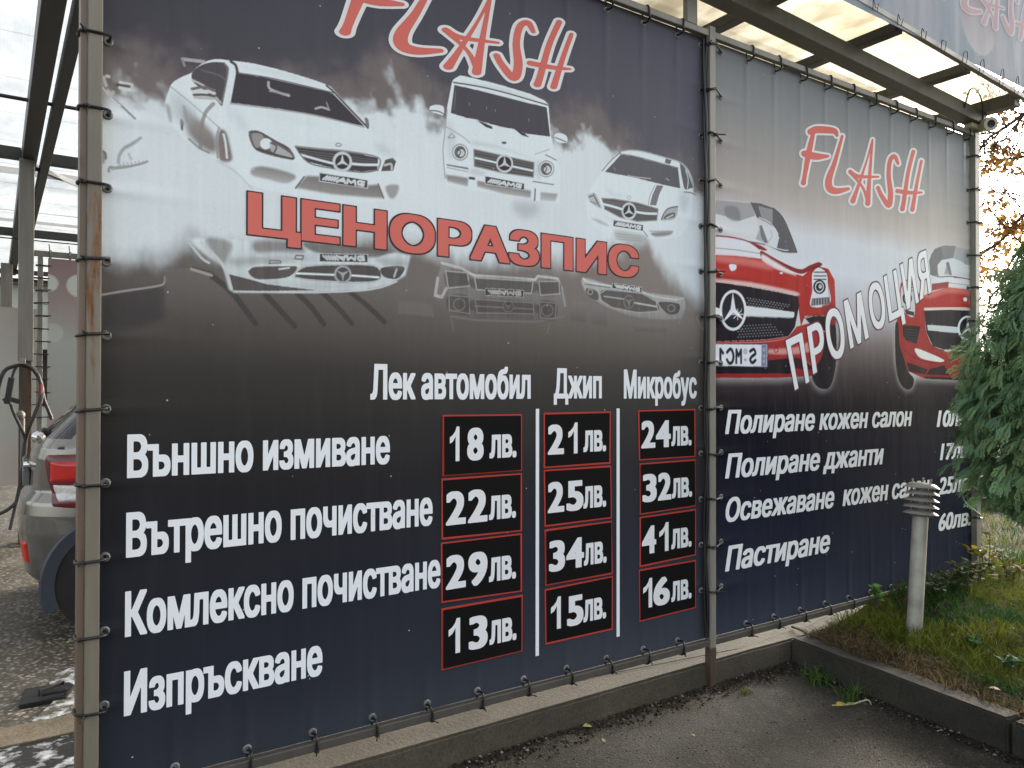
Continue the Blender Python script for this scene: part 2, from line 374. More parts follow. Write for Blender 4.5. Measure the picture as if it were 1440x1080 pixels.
# ---- left banner
LX0, LX1, RX0, RX1, BZ0, BZ1 = .303, 3.352, 3.412, 6.415, .282, 3.668
def curve_px(pts):
    P = np.array([W(*p) for p in pts]); return lambda X: np.interp(X, P[:, 0], P[:, 1])
def left_art():
    xs = np.arange(LX0, LX1+1e-6, (LX1-LX0)/1010)
    zs = np.concatenate([np.arange(BZ0, 1.80, .016), np.arange(1.80, 3.12, .003), np.arange(3.12, BZ1, .016), [BZ1]])
    jb0, jb1 = np.searchsorted(zs, [1.7999, 3.1199])
    X, Z = np.meshgrid(xs, zs)
    # base ink with sky veil and ground reflection mixed in: dark grey at the top, brown grey under the smoke, near black with a blue cast at the bottom
    zk = np.array([BZ0, .50, .9, 1.3, 1.55, 1.75, 1.9, 2.1, 2.4, 2.9, BZ1])
    ck = np.array([(60, 63, 71), (51, 54, 62), (46, 48, 55), (49, 48, 50), (58, 56, 55), (70, 67, 64), (92, 87, 82), (116, 110, 105), (124, 115, 110), (88, 86, 93), (78, 78, 87)], float)
    base = np.stack([np.interp(Z, zk, ck[:, i]) for i in range(3)], -1)
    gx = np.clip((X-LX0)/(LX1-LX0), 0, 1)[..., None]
    base = base*(0.90+.30*gx)  # grazing sky sheen painted in, lighter towards the right end
    zt = curve_px([(120, 128), (200, 126), (245, 140), (300, 150), (500, 150), (522, 130), (550, 132), (585, 160), (620, 190), (780, 195), (800, 190), (840, 190), (860, 215), (900, 250), (960, 262), (1000, 268)])(X)
    zb = curve_px([(120, 352), (150, 360), (220, 366), (270, 345), (330, 360), (420, 345), (560, 335), (600, 350), (640, 372), (760, 375), (830, 380), (860, 350), (910, 345), (940, 400), (1000, 432)])(X)
    n1 = fbm(X, Z, 5, 4, 3, 5)-.5; n2 = fbm(X, Z, 20, 8, 9, 4)-.5
    n3 = np.abs(fbm(X, Z, 7, 7, 14, 4)-.5); e = zt-Z+.30*n1+.03*n2+.30*(n3-.09)
    brown = sstep(-.24, -.02, e)*(1-sstep(-.02, .10, e))
    base = base*(1-.8*brown[..., None])+np.array([130, 120, 117])*.8*brown[..., None]
    at = sstep(-.03, .07, e)
    ab = sstep(-.06, .08, Z-zb+.10*n1+.05*n2)
    smoke = np.array([226, 234, 237.])*(1-.06*fbm(X, Z, 2.5, 2.5, 21, 3))[..., None]
    a = (at*ab)[..., None]
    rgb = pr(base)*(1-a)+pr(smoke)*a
    ids = np.zeros(X.shape, np.int8)
    cv = Canvas(xs, zs[jb0:jb1], rgb[jb0:jb1]); cv.ids = ids[jb0:jb1]
    WH = (224, 233, 236); DK = (76, 73, 78); MID = (140, 138, 136); BR = (112, 104, 99)
    # floor: tile edges
    B = Trace(130, 330, 4.3636)
    cv.fill(B([(40, 372), (440, 310), (440, 520), (40, 640)]), (60, 58, 62), .55, .012, False)
    cv.line(B([(40, 372), (200, 345), (400, 315), (440, 295), (445, 260)]), .007, (165, 160, 156), .9)
    cv.fill(B([(440, 205), (600, 210), (740, 250), (1000, 540), (700, 600), (540, 520), (450, 440)]), (122, 116, 111), .6, .006, False, c2=(80, 76, 73))
    for p in ([(735, 255), (860, 360), (1000, 545)], [(1060, 365), (1130, 440), (1240, 560)], [(1260, 365), (1340, 440), (1420, 550)], [(1410, 355), (1500, 440), (1590, 545)], [(1570, 345), (1680, 430), (1790, 535)]):
        cv.line(B(p), .022, (72, 68, 66), .75)
    C4 = Trace(780, 180, 3.6); E = Trace(560, 380, 3.2727)
    cv.fill(E([(0, 140), (150, 152), (165, 215), (0, 200)]), (122, 117, 114), .6, .006, False)
    for q in ([(798, 148), (862, 145), (860, 240), (795, 230)], [(892, 150), (960, 165), (965, 260), (890, 245)], [(1080, 250), (1250, 250), (1230, 285), (1090, 280)]):
        cv.fill(E(q), (135, 131, 128), .55, .006, False, c2=(95, 92, 90))
    # -------- car A
    A = Trace(220, 60, 2.842)
    cv.fill(A([(50, 190), (65, 160), (100, 138), (140, 120), (165, 95), (200, 75), (240, 66), (290, 71), (380, 82), (480, 105), (600, 140), (680, 168), (705, 185), (760, 245), (835, 325), (850, 345), (900, 390), (950, 440), (985, 480), (985, 540), (960, 620), (760, 640), (560, 610), (380, 570), (300, 490), (240, 470), (130, 400), (70, 340), (38, 300), (35, 240)]), WH, 1, 0, idn=1)
    cv.line(A([(105, 66), (190, 76)]), .012, (175, 172, 175)); cv.line(A([(104, 66), (112, 92)]), .008, (150, 148, 150))
    cv.fill(A([(148, 112), (178, 90), (220, 78), (262, 79), (286, 94), (288, 120), (276, 180), (262, 250), (236, 226), (190, 190), (152, 163), (140, 135)]), (92, 88, 92), idn=1)
    cv.line(A([(145, 150), (200, 180), (262, 246)]), .008, (190, 192, 192)); cv.line(A([(260, 250), (285, 120), (270, 80)]), .006, (130, 125, 125))
    for k, yy in enumerate((182, 194, 206, 216)): cv.line(A([(142+4*k, yy+3), (190, yy-4+3*k), (232, yy+8)]), .010, [(120, 115, 110), (215, 215, 212), (105, 100, 96), (190, 188, 185)][k])
    cv.fill(A([(318, 120), (450, 142), (600, 176), (704, 202), (760, 260), (832, 335), (700, 305), (500, 266), (296, 240)]), DK, smooth=False, idn=1)
    cv.line(A([(318, 120), (450, 140), (600, 174), (706, 200)]), .005, (110, 106, 108))
    cv.line(A([(298, 76), (316, 90), (324, 118)]), .011, (80, 77, 80)); cv.line(A([(680, 172), (712, 200), (770, 262), (845, 340)]), .009, (90, 87, 90))
    cv.line(A([(448, 158), (456, 186), (530, 212)]), .009, (185, 185, 186)); cv.line(A([(452, 194), (528, 206)]), .005, (160, 158, 158))
    cv.line(A([(636, 264), (660, 258), (690, 268)]), .008, (180, 180, 180)); cv.line(A([(680, 240), (690, 268)]), .005, (160, 160, 160))
    cv.line(A([(296, 243), (450, 262), (640, 292), (830, 338)]), .006, (170, 172, 174))
    cv.fill(A([(832, 300), (846, 306), (850, 335), (838, 330)]), (130, 126, 126))
    cv.line(A([(60, 178), (100, 210), (160, 260), (240, 330), (270, 360)]), .005, (170, 168, 168), .8)
    cv.fill(A([(108, 262), (150, 290), (200, 330), (240, 385), (238, 440), (190, 425), (130, 370), (112, 310)]), (150, 140, 132), .9, .012, c2=(112, 102, 95))
    cv.line(A([(228, 244), (196, 280), (180, 340), (176, 420)]), .013, (140, 134, 130), .8)
    cv.fill(A([(95, 305), (108, 315), (106, 350), (98, 345)]), (110, 105, 103)); cv.fill(A([(104, 250), (118, 262), (126, 320), (116, 310)]), (120, 112, 108), .8, .004)
    cv.line(A([(130, 385), (170, 420), (210, 440)]), .008, (140, 132, 128), .8)
    cv.fill(A([(246, 365), (262, 346), (280, 360), (294, 410), (302, 470), (256, 472), (246, 425)]), (122, 112, 110), .95, .003, c2=(132, 116, 112))
    cv.line(A([(268, 366), (276, 400), (282, 460)]), .008, WH, .9); cv.line(A([(250, 340), (240, 380), (244, 460)]), .007, (150, 145, 142), .8)
    cv.fill(A([(36, 245), (54, 258), (62, 318), (50, 310)]), (150, 146, 145), .8, .005)
    cv.fill(A([(370, 355), (412, 355), (470, 388), (530, 420), (551, 467), (480, 457), (402, 432), (376, 396)]), (112, 107, 105), idn=1)
    cv.fill(A([(384, 364), (420, 366), (430, 396), (402, 420), (384, 390)]), (160, 158, 156), .9); cv.fill(A(ell(438, 404, 24, 22)), WH); cv.fill(A([(460, 400), (530, 440), (540, 460), (480, 448), (455, 425)]), (185, 186, 186), .9)
    cv.line(A([(400, 425), (470, 445), (545, 464)]), .006, (80, 76, 76)); cv.line(A([(372, 357), (410, 357), (470, 390), (528, 424)]), .006, (90, 86, 86))
    cv.line(A([(456, 400), (480, 415), (470, 440)]), .006, (95, 90, 90))
    cv.fill(A([(555, 416), (650, 424), (760, 434), (886, 460), (882, 508), (820, 516), (700, 500), (606, 476), (570, 446)]), (82, 78, 80), smooth=False, idn=1)
    for k in range(4): cv.line(A([(575+8*k, 430+10*k), (700, 446+10*k), (880, 470+8*k)]), .003, (125, 122, 122), .8)
    cv.line(A([(572, 446), (640, 466), (710, 484)]), .009, WH); cv.line(A([(780, 484), (830, 488), (884, 488)]), .010, WH)
    cv.line(A([(556, 414), (650, 424), (760, 434), (888, 460), (884, 510)]), .007, (150, 148, 148)); cv.line(A([(556, 417), (606, 478), (700, 502), (820, 518), (884, 509)]), .006, (120, 118, 118))
    star(cv, A, 743, 476, 34, 35, .011, None)
    cv.fill(A([(902, 500), (915, 468), (944, 460), (958, 474), (946, 512), (898, 514)]), (96, 92, 90), smooth=False); cv.line(A([(912, 490), (938, 485), (940, 506)]), .009, (200, 200, 200))
    cv.line(A(ell(728, 408, 11, 6)+[(739, 408)]), .004, (130, 128, 128))
    cv.fill(A([(384, 502), (440, 496), (555, 530), (520, 562), (440, 545), (382, 530)]), (120, 114, 110), .9, .004, c2=(175, 172, 170))
    cv.fill(A([(600, 532), (650, 534), (846, 570), (888, 566), (910, 622), (840, 618), (700, 606), (556, 580)]), (118, 112, 109), .95, .003, False, c2=(150, 146, 143))
    for k in range(14): cv.line(A([(585+22*k, 545+4*k), (590+22*k, 590+2*k)]), .002, (150, 147, 145), .6)
    cv.line(A([(590, 536), (556, 582)]), .006, (110, 105, 104)); cv.line(A([(886, 564), (908, 622)]), .006, (110, 105, 104))
    cv.fill(A([(916, 574), (968, 570), (958, 612), (934, 622)]), (150, 146, 143), .85, .006)
    plate(cv, A, [(650, 518), (846, 548), (846, 584), (650, 554)])
    cv.line(A([(240, 470), (320, 520), (380, 580)]), .006, (190, 194, 194), .6)
    # -------- mirrored car A in the wet floor
    cv.fill(A([(120, 780), (200, 850), (268, 895), (290, 985), (310, 998), (640, 998), (830, 990), (930, 968), (995, 930), (1016, 850), (960, 838), (900, 850), (640, 800), (380, 790)]), (210, 219, 221), .95, .002, False, idn=2, c2=(206, 213, 214))
    cv.fill(A([(200, 780), (300, 800), (285, 860), (262, 890), (230, 850)]), (125, 118, 114), .7, .008)
    cv.fill(A([(290, 925), (370, 945), (440, 965), (640, 990), (308, 994)]), (98, 92, 90), smooth=False, idn=2)
    cv.line(A([(130, 800), (180, 860), (210, 880)]), .008, (200, 204, 204)); cv.line(A([(180, 800), (262, 884), (300, 985)]), .010, (205, 208, 208))
    cv.fill(A([(366, 910), (385, 892), (554, 890), (530, 935), (430, 946), (385, 938)]), (100, 94, 92), idn=2); cv.line(A([(490, 905), (530, 900)]), .006, (215, 215, 215)); cv.line(A([(368, 905), (400, 890), (556, 888)]), .010, (215, 220, 220))
    cv.fill(A([(552, 935), (600, 895), (700, 890), (868, 892), (894, 942), (820, 956), (640, 948)]), (94, 89, 88), idn=2); cv.line(A([(560, 922), (710, 928)]), .008, WH); cv.line(A([(780, 930), (888, 938)]), .008, WH)
    cv.line(A([(550, 938), (600, 893), (868, 890), (896, 944), (820, 960), (640, 952), (550, 938)]), .006, (190, 194, 194))
    star(cv, A, 745, 926, 31, 32, .008, None, (170, 172, 172), (94, 90, 89), -1)
    cv.fill(A([(900, 900), (990, 896), (965, 942), (910, 936)]), (92, 88, 86)); cv.line(A([(960, 905), (950, 935)]), .009, (190, 190, 190))
    cv.fill(A([(385, 800), (440, 790), (560, 800), (590, 838), (480, 836), (400, 838)]), (130, 125, 122), .85, .008); cv.fill(A([(585, 800), (700, 806), (900, 828), (900, 852), (846, 858), (650, 842)]), (116, 110, 107), .9, .006)
    cv.line(A([(450, 882), (455, 870), (495, 872), (498, 880), (450, 882)]), .005, (110, 108, 106), smooth=False); cv.line(A([(553, 864), (558, 850), (588, 852), (584, 866), (553, 864)]), .005, (100, 98, 97), smooth=False)
    cv.line(A([(310, 994), (640, 998), (860, 986), (960, 955)]), .006, (205, 208, 208)); cv.line(A([(400, 850), (560, 872), (640, 880), (900, 880), (1000, 872)]), .006, (215, 220, 221), .8)
    cv.line(A([(140, 905), (220, 930)]), .010, (165, 160, 156)); cv.line(A([(145, 898), (225, 918)]), .004, (80, 76, 75))
    plate(cv, A, [(650, 842), (846, 845), (846, 880), (650, 876)], True, 1, (205, 208, 208))
    # -------- car G
    G = Trace(560, 80, 2.7)
    cv.fill(G([(205, 92), (240, 71), (570, 178), (580, 300), (600, 380), (616, 430), (612, 560), (180, 490), (170, 350), (184, 200)]), WH, 1, 0, False, idn=3)
    cv.fill(G([(203, 95), (212, 84), (236, 70), (300, 84), (400, 110), (500, 140), (556, 166), (572, 182), (500, 162), (400, 133), (300, 110)]), (226, 234, 236), smooth=False, idn=3)
    cv.line(G([(203, 96), (300, 111), (400, 134), (500, 163), (572, 184)]), .007, (95, 92, 96))
    cv.fill(G([(213, 106), (300, 126), (450, 164), (564, 192), (577, 303), (490, 292), (340, 252), (199, 216)]), (86, 84, 90), smooth=False, idn=3)
    cv.line(G([(207, 98), (196, 218)]), .006, (225, 230, 232)); cv.line(G([(186, 200), (176, 300), (170, 360), (178, 460)]), .006, (160, 158, 158), .8)
    for p in ((270, 175), (335, 190), (368, 200), (495, 236)): cv.line(G([p, (p[0]+1, p[1]+8)]), .004, (140, 138, 142))
    cv.line(G([(218, 130), (212, 200)]), .004, (120, 118, 122))
    cv.fill(G([(196, 212), (260, 232), (300, 238), (358, 272), (330, 272), (270, 246), (198, 224)]), WH, smooth=False); cv.fill(G([(296, 240), (330, 252), (356, 264), (358, 274), (335, 268)]), DK, smooth=False)
    cv.fill(G([(362, 262), (440, 274), (500, 306), (478, 304), (380, 280)]), WH, smooth=False); cv.fill(G([(440, 274), (480, 290), (498, 306), (470, 298)]), DK, smooth=False)
    for q in ([(122, 188), (148, 182), (172, 190), (172, 220), (150, 216), (122, 206)], [(594, 294), (618, 290), (640, 302), (638, 326), (600, 320)]):
        cv.fill(G(q), WH, idn=3)
    cv.line(G([(122, 204), (150, 206), (172, 216)]), .006, (120, 116, 118)); cv.line(G([(597, 306), (636, 322)]), .006, (120, 116, 118))
    cv.line(G([(190, 305), (204, 290), (216, 306), (190, 308)]), .005, (150, 148, 148), smooth=False)
    cv.line(G([(176, 262), (240, 300), (272, 326)]), .005, (175, 176, 176)); cv.line(G([(560, 372), (600, 392)]), .006, (130, 128, 128)); cv.line(G([(520, 370), (575, 350)]), .004, (180, 182, 182))
    cv.fill(G([(393, 322), (408, 322), (410, 330), (396, 330)]), (110, 106, 108))
    for (x, y) in ((235, 362), (562, 425)):
        cv.line(G(ell(x, y, 29, 30)+[(x+29, y)]), .006, (165, 166, 166)); cv.fill(G(ell(x, y, 22, 24)), (110, 105, 104)); cv.fill(G(ell(x+4, y+3, 13, 14)), (205, 210, 212)); cv.line(G([(x-12, y-12), (x+2, y-2), (x-6, y+14)]), .005, (70, 67, 67))
        cv.line(G([(x-50, y+48), (x+28, y+60)]), .006, (140, 138, 138))
    cv.fill(G([(288, 352), (516, 402), (512, 456), (400, 440), (290, 414)]), (92, 88, 88), smooth=False, idn=3)
    for k in range(5): cv.line(G([(290, 362+11*k), (400, 384+11*k), (514, 410+9*k)]), .003, (135, 132, 132), .8)
    cv.line(G([(290, 383), (375, 402)]), .009, WH); cv.line(G([(435, 416), (514, 433)]), .009, WH); cv.line(G([(287, 351), (516, 401), (513, 457), (400, 441), (289, 415), (287, 351)]), .006, (150, 148, 148), smooth=False)
    star(cv, G, 404, 405, 29, 31, .010, None)
    cv.fill(G([(180, 446), (266, 460), (264, 492), (186, 472)]), (120, 115, 112), .9, .003, False, c2=(165, 162, 160)); cv.fill(G([(300, 470), (505, 508), (502, 536), (400, 520), (300, 492)]), (116, 110, 108), .9, .004, False, c2=(175, 172, 170))
    cv.fill(G([(540, 514), (606, 520), (596, 548), (540, 546)]), (130, 126, 124), .8, .005, False, c2=(190, 190, 188)); cv.line(G([(272, 460), (288, 462)]), .012, (80, 76, 76)); cv.line(G([(520, 502), (518, 545)]), .008, (110, 106, 105))
    cv.line(G([(185, 410), (266, 426)]), .005, (120, 116, 115)); cv.line(G([(186, 420), (264, 436)]), .004, (160, 158, 158))
    cv.fill(G([(430, 555), (530, 560), (520, 600), (470, 610)]), (160, 158, 156), .5, .02)
    plate(cv, G, [(329, 451), (480, 480), (479, 506), (329, 483)])
    # mirrored G
    ol = lambda p, wd=.009, c=(176, 172, 168), a=.85, T=G: cv.line(T(p), wd, c, a, smooth=False)
    cv.fill(G([(165, 780), (240, 800), (290, 825), (520, 842), (560, 826), (606, 840), (632, 900), (632, 950), (600, 1004), (300, 990), (190, 970), (138, 910), (150, 840)]), (152, 148, 144), .85, .005, False, idn=4, c2=(104, 100, 97))
    ol([(165, 782), (240, 802), (272, 822), (290, 830), (520, 846), (530, 832), (606, 842), (622, 880)], .012, (200, 200, 198))
    for q in ([(180, 812), (262, 820), (272, 870), (190, 878)], [(290, 838), (512, 852), (506, 898), (298, 884)], [(534, 852), (610, 852), (614, 900), (540, 905)]):
        cv.fill(G(q), (98, 94, 92), .9, .003, True); ol(q+q[:1], .007, (175, 172, 170))
    ol([(150, 840), (140, 905), (165, 912), (182, 880)], .014, (185, 183, 180)); ol([(622, 880), (634, 945)], .012, (160, 158, 155))
    for q in ([(192, 905), (270, 912), (272, 975), (194, 962)], [(292, 920), (512, 934), (516, 976), (300, 972)], [(536, 930), (600, 935), (596, 995), (540, 990)]):
        cv.fill(G(q), (88, 84, 82), .8, .004, True); ol(q+q[:1], .006, (140, 136, 133), .8)
    for (x, y) in ((232, 940), (566, 962)): ol(ell(x, y, 22, 22)+[(x+22, y)], .005, (140, 137, 134), .7)
    ol([(292, 946), (512, 958)], .006, (135, 132, 130), .7); ol([(200, 985), (300, 1000), (520, 1006), (630, 985)], .010, (130, 126, 123), .6); ol([(200, 990), (210, 1040)], .006, (130, 126, 123), .6); ol([(575, 1010), (565, 1050)], .006, (130, 126, 123), .6)
    star(cv, G, 418, 948, 20, 20, .005, None, (130, 127, 124), (88, 84, 82), -1, .7)
    plate(cv, G, [(330, 877), (478, 885), (476, 913), (330, 906)], True, 1, (178, 176, 174))
    # -------- car C
    cv.fill(C4([(240, 216), (300, 150), (345, 118), (430, 116), (560, 150), (632, 172), (672, 206), (700, 270), (700, 330), (680, 480), (600, 560), (300, 540), (180, 480), (160, 380), (170, 330)]), WH, 1, .002, idn=5)
    cv.fill(C4([(330, 133), (400, 143), (540, 180), (624, 203), (636, 306), (540, 285), (400, 250), (254, 222)]), (104, 103, 108), smooth=False, idn=5)
    cv.line(C4([(248, 222), (290, 178), (332, 132)]), .008, WH); cv.line(C4([(240, 218), (285, 165), (335, 122)]), .005, (130, 128, 130)); cv.line(C4([(330, 131), (400, 141), (540, 178), (626, 202)]), .005, (140, 138, 140))
    cv.fill(C4([(634, 184), (648, 188), (672, 225), (700, 298), (690, 304), (660, 310), (648, 270)]), (112, 110, 114), idn=5); cv.line(C4([(664, 215), (676, 260), (672, 305)]), .006, WH); cv.line(C4([(630, 175), (662, 200), (688, 250), (704, 300)]), .005, (150, 148, 150))
    cv.fill(C4([(563, 154), (592, 162), (584, 184), (556, 176)]), (118, 116, 118), smooth=False); cv.fill(C4([(518, 288), (550, 293), (530, 335), (514, 392), (482, 390), (494, 340)]), (130, 128, 130), smooth=False)
    cv.line(C4([(508, 290), (482, 345), (474, 390)]), .004, (150, 148, 148))
    cv.line(C4([(370, 240), (410, 248), (486, 256)]), .005, (190, 190, 192)); cv.line(C4([(566, 256), (578, 264)]), .006, (180, 180, 182)); cv.line(C4([(300, 200), (308, 214)]), .004, (160, 160, 160)); cv.line(C4([(656, 324), (690, 328), (712, 338)]), .008, (150, 148, 148))
    cv.fill(C4([(238, 357), (300, 360), (420, 380), (523, 411), (516, 466), (420, 471), (330, 450), (254, 410)]), (104, 101, 102), smooth=False, idn=5)
    for k in range(4): cv.line(C4([(244, 368+9*k), (380, 390+12*k), (520, 418+9*k)]), .003, (140, 138, 138), .8)
    cv.line(C4([(244, 385), (290, 396), (344, 412)]), .012, WH); cv.line(C4([(408, 424), (460, 432), (520, 434)]), .012, WH); cv.line(C4([(238, 356), (300, 359), (420, 379), (524, 410), (517, 468), (420, 473), (330, 452), (252, 410)]), .006, (155, 153, 153), smooth=False)
    star(cv, C4, 376, 421, 33, 38, .012, None)
    cv.fill(C4([(165, 345), (182, 332), (206, 332), (236, 395), (236, 408), (192, 385)]), (185, 190, 190), .9); cv.line(C4([(176, 350), (200, 345), (226, 395)]), .008, (130, 128, 128)); cv.line(C4([(180, 372), (215, 385)]), .006, (140, 138, 138)); cv.line(C4([(196, 333), (214, 378)]), .005, (120, 118, 118))
    cv.fill(C4([(540, 464), (552, 432), (576, 408), (622, 398), (612, 454), (570, 468)]), (176, 180, 180), .95); cv.line(C4([(540, 464), (556, 428), (580, 406), (622, 398)]), .008, (120, 118, 118)); cv.fill(C4([(552, 460), (570, 436), (606, 428), (606, 450)]), (115, 112, 112)); cv.line(C4([(566, 456), (600, 440)]), .006, (215, 218, 218))
    cv.line(C4(ell(377, 352, 9, 8)+[(386, 352)]), .004, (180, 182, 182))
    cv.fill(C4([(490, 530), (592, 524), (580, 542), (512, 550)]), (135, 131, 129), .9, .003); cv.line(C4([(480, 522), (600, 522)]), .005, (165, 165, 165)); cv.fill(C4([(185, 455), (240, 470), (280, 500), (220, 480)]), (185, 188, 188), .8, .006)
    cv.fill(C4([(305, 518), (450, 540), (470, 560), (440, 584), (330, 570)]), (178, 178, 176), .8, .012); cv.line(C4([(450, 522), (470, 548)]), .006, (150, 148, 147))
    for k in range(3): cv.line(C4([(310, 535+13*k), (440, 548+12*k)]), .004, (150, 150, 150), .6)
    plate(cv, C4, [(297, 464), (449, 490), (448, 523), (295, 498)])
    # mirrored C
    cv.fill(C4([(145, 760), (290, 800), (440, 830), (560, 846), (652, 862), (656, 930), (622, 968), (450, 962), (330, 932), (240, 892), (160, 832)]), (190, 190, 188), .92, .004, idn=6, c2=(150, 146, 143))
    cv.fill(C4([(230, 838), (262, 820), (440, 838), (512, 880), (522, 926), (420, 932), (290, 906), (240, 872)]), (104, 100, 98), idn=6); cv.line(C4([(228, 838), (262, 818), (440, 836), (514, 878), (524, 928), (420, 935), (290, 909), (236, 874), (228, 838)]), .006, (170, 169, 167), smooth=False)
    cv.line(C4([(250, 852), (350, 866)]), .007, (175, 173, 171)); cv.line(C4([(400, 884), (515, 904)]), .009, (190, 189, 187)); star(cv, C4, 376, 880, 26, 32, .005, None, (140, 137, 135), (104, 100, 98), -1, .9)
    cv.fill(C4([(525, 888), (560, 880), (630, 892), (624, 936), (575, 942)]), (98, 94, 92)); cv.line(C4(ell(590, 912, 18, 17)+[(608, 912)]), .005, (150, 148, 146)); cv.fill(C4([(160, 812), (215, 828), (218, 872), (172, 852)]), (104, 100, 98)); cv.line(C4(ell(180, 830, 12, 13)+[(192, 830)]), .005, (170, 168, 166))
    cv.line(C4([(145, 762), (180, 782), (285, 800)]), .010, (205, 208, 207)); cv.line(C4([(445, 830), (500, 850), (600, 868), (652, 862)]), .009, (200, 200, 198)); cv.line(C4([(150, 790), (280, 808)]), .005, (120, 117, 114))
    plate(cv, C4, [(292, 784), (443, 805), (442, 836), (291, 812)], True, 1, (205, 208, 208))
    cv.line(C4([(630, 990), (650, 930)]), .006, (150, 147, 145), .6); cv.line(C4([(720, 960), (740, 1010), (770, 1028)]), .005, (165, 163, 162), .7)
    # -------- cut-off car at the left edge
    S = Trace(130, 90, 6.3529)
    cv.fill(S([(80, 190), (150, 280), (280, 380), (390, 490), (440, 640), (420, 860), (150, 960), (75, 1000)]), WH, .8, .02, False, idn=7)
    cv.line(S([(84, 200), (150, 282), (260, 375), (380, 488)]), .007, (140, 138, 137)); cv.line(S([(88, 205), (160, 296), (250, 372)]), .004, (235, 238, 238))
    for p, c in (([(250, 165), (300, 178), (352, 184)], (225, 225, 224)), ([(225, 188), (300, 196), (350, 204)], (90, 85, 84)), ([(245, 212), (300, 226), (345, 230)], (222, 222, 220)), ([(350, 184), (362, 240)], (205, 203, 200)), ([(100, 118), (120, 190)], (205, 203, 200)), ([(130, 108), (146, 112)], (215, 213, 210)), ([(140, 240), (160, 285)], (205, 203, 200)), ([(185, 250), (160, 290)], (195, 192, 190))):
        cv.line(S(p), .011, c, .9)
    cv.fill(S([(258, 790), (290, 745), (340, 715), (420, 690), (330, 740), (270, 780)]), (165, 168, 168), .9, .004); cv.line(S([(232, 880), (240, 820), (280, 755), (350, 715), (430, 660)]), .010, (150, 152, 152), .7)
    cv.line(S([(145, 960), (160, 920), (240, 930), (420, 895), (490, 870)]), .008, (140, 140, 140), .8); cv.line(S([(180, 938), (240, 920), (300, 915)]), .010, (160, 160, 160), .7)
    for k in range(7): cv.line(S([(240+35*k, 890-4*k), (250+35*k, 912-5*k)]), .004, (165, 165, 165), .8)
    cv.line(S([(325, 800), (345, 850)]), .008, (185, 188, 188), .8)
    cv.fill(S([(72, 770), (112, 790), (120, 840), (100, 890), (72, 880)]), (150, 142, 138), .9, .003); cv.line(S([(75, 775), (112, 792), (120, 845)]), .006, (120, 114, 112))
    soft = lambda T, p, c=(176, 184, 187), a=.55, s=.016: cv.fill(T(p), c, a, s)
    soft(A, [(60, 200), (110, 225), (160, 280), (120, 330), (60, 290)]); soft(A, [(300, 260), (340, 300), (372, 350), (350, 350), (306, 300)], a=.4); soft(A, [(560, 390), (700, 405), (860, 430), (700, 415)], a=.35); soft(A, [(390, 470), (540, 500), (620, 520), (500, 500)], a=.45); soft(A, [(890, 400), (960, 450), (940, 455), (880, 430)], a=.5)
    soft(A, [(330, 92), (480, 118), (640, 165), (480, 126)], a=.4, s=.008); soft(A, [(380, 270), (560, 300), (700, 330), (560, 312)], a=.3)
    soft(G, [(190, 240), (215, 300), (200, 400), (186, 330)], a=.5); soft(G, [(276, 330), (400, 352), (520, 392), (400, 345), (300, 322)], a=.5, s=.008); soft(G, [(270, 440), (320, 452), (330, 440), (290, 424)], a=.5, s=.008); soft(G, [(520, 440), (540, 470), (540, 400), (524, 400)], a=.45, s=.010); soft(G, [(230, 92), (400, 128), (560, 178), (400, 120)], a=.35, s=.006)
    soft(C4, [(250, 300), (300, 330), (380, 345), (300, 345)], a=.4, s=.010); soft(C4, [(640, 320), (680, 350), (660, 430), (630, 390)], a=.45); soft(C4, [(240, 440), (300, 465), (450, 485), (530, 475), (400, 490), (290, 470)], a=.4, s=.008)
    for (T, pts) in ((A, [(640, 860), (300, 860), (330, 900), (360, 890)]), (A, [(430, 955), (640, 972), (860, 965), (640, 980)]), (A, [(880, 860), (1000, 870), (980, 900), (900, 885)])): cv.fill(T(pts), (140, 138, 136), .55, .010)
    for (x, y) in ((300, 120), (262, 160)): cv.line(A([(180, 110), (250, 130), (278, 150)]), .006, (120, 116, 120), .5)
    zz = zs[jb0:jb1]; Xb, Zb = np.meshgrid(xs, zz); gr = 1+.07*(fbm(Xb, Zb, 160, 160, 41, 2)-.5)+.05*(fbm(Xb, Zb, 90, 3, 43, 2)-.5)
    mir = np.isin(cv.ids, (2, 4, 6)); gr = gr+mir*.34*(fbm(Xb, Zb, 70, 5, 45, 3)-.5); cv.rgb = np.clip(cv.rgb*gr[..., None], .004, .9)
    # printed scuffs are left to the dust in the material; return everything
    rgb[jb0:jb1] = cv.rgb; ids[jb0:jb1] = cv.ids
    return xs, zs, rgb, ids

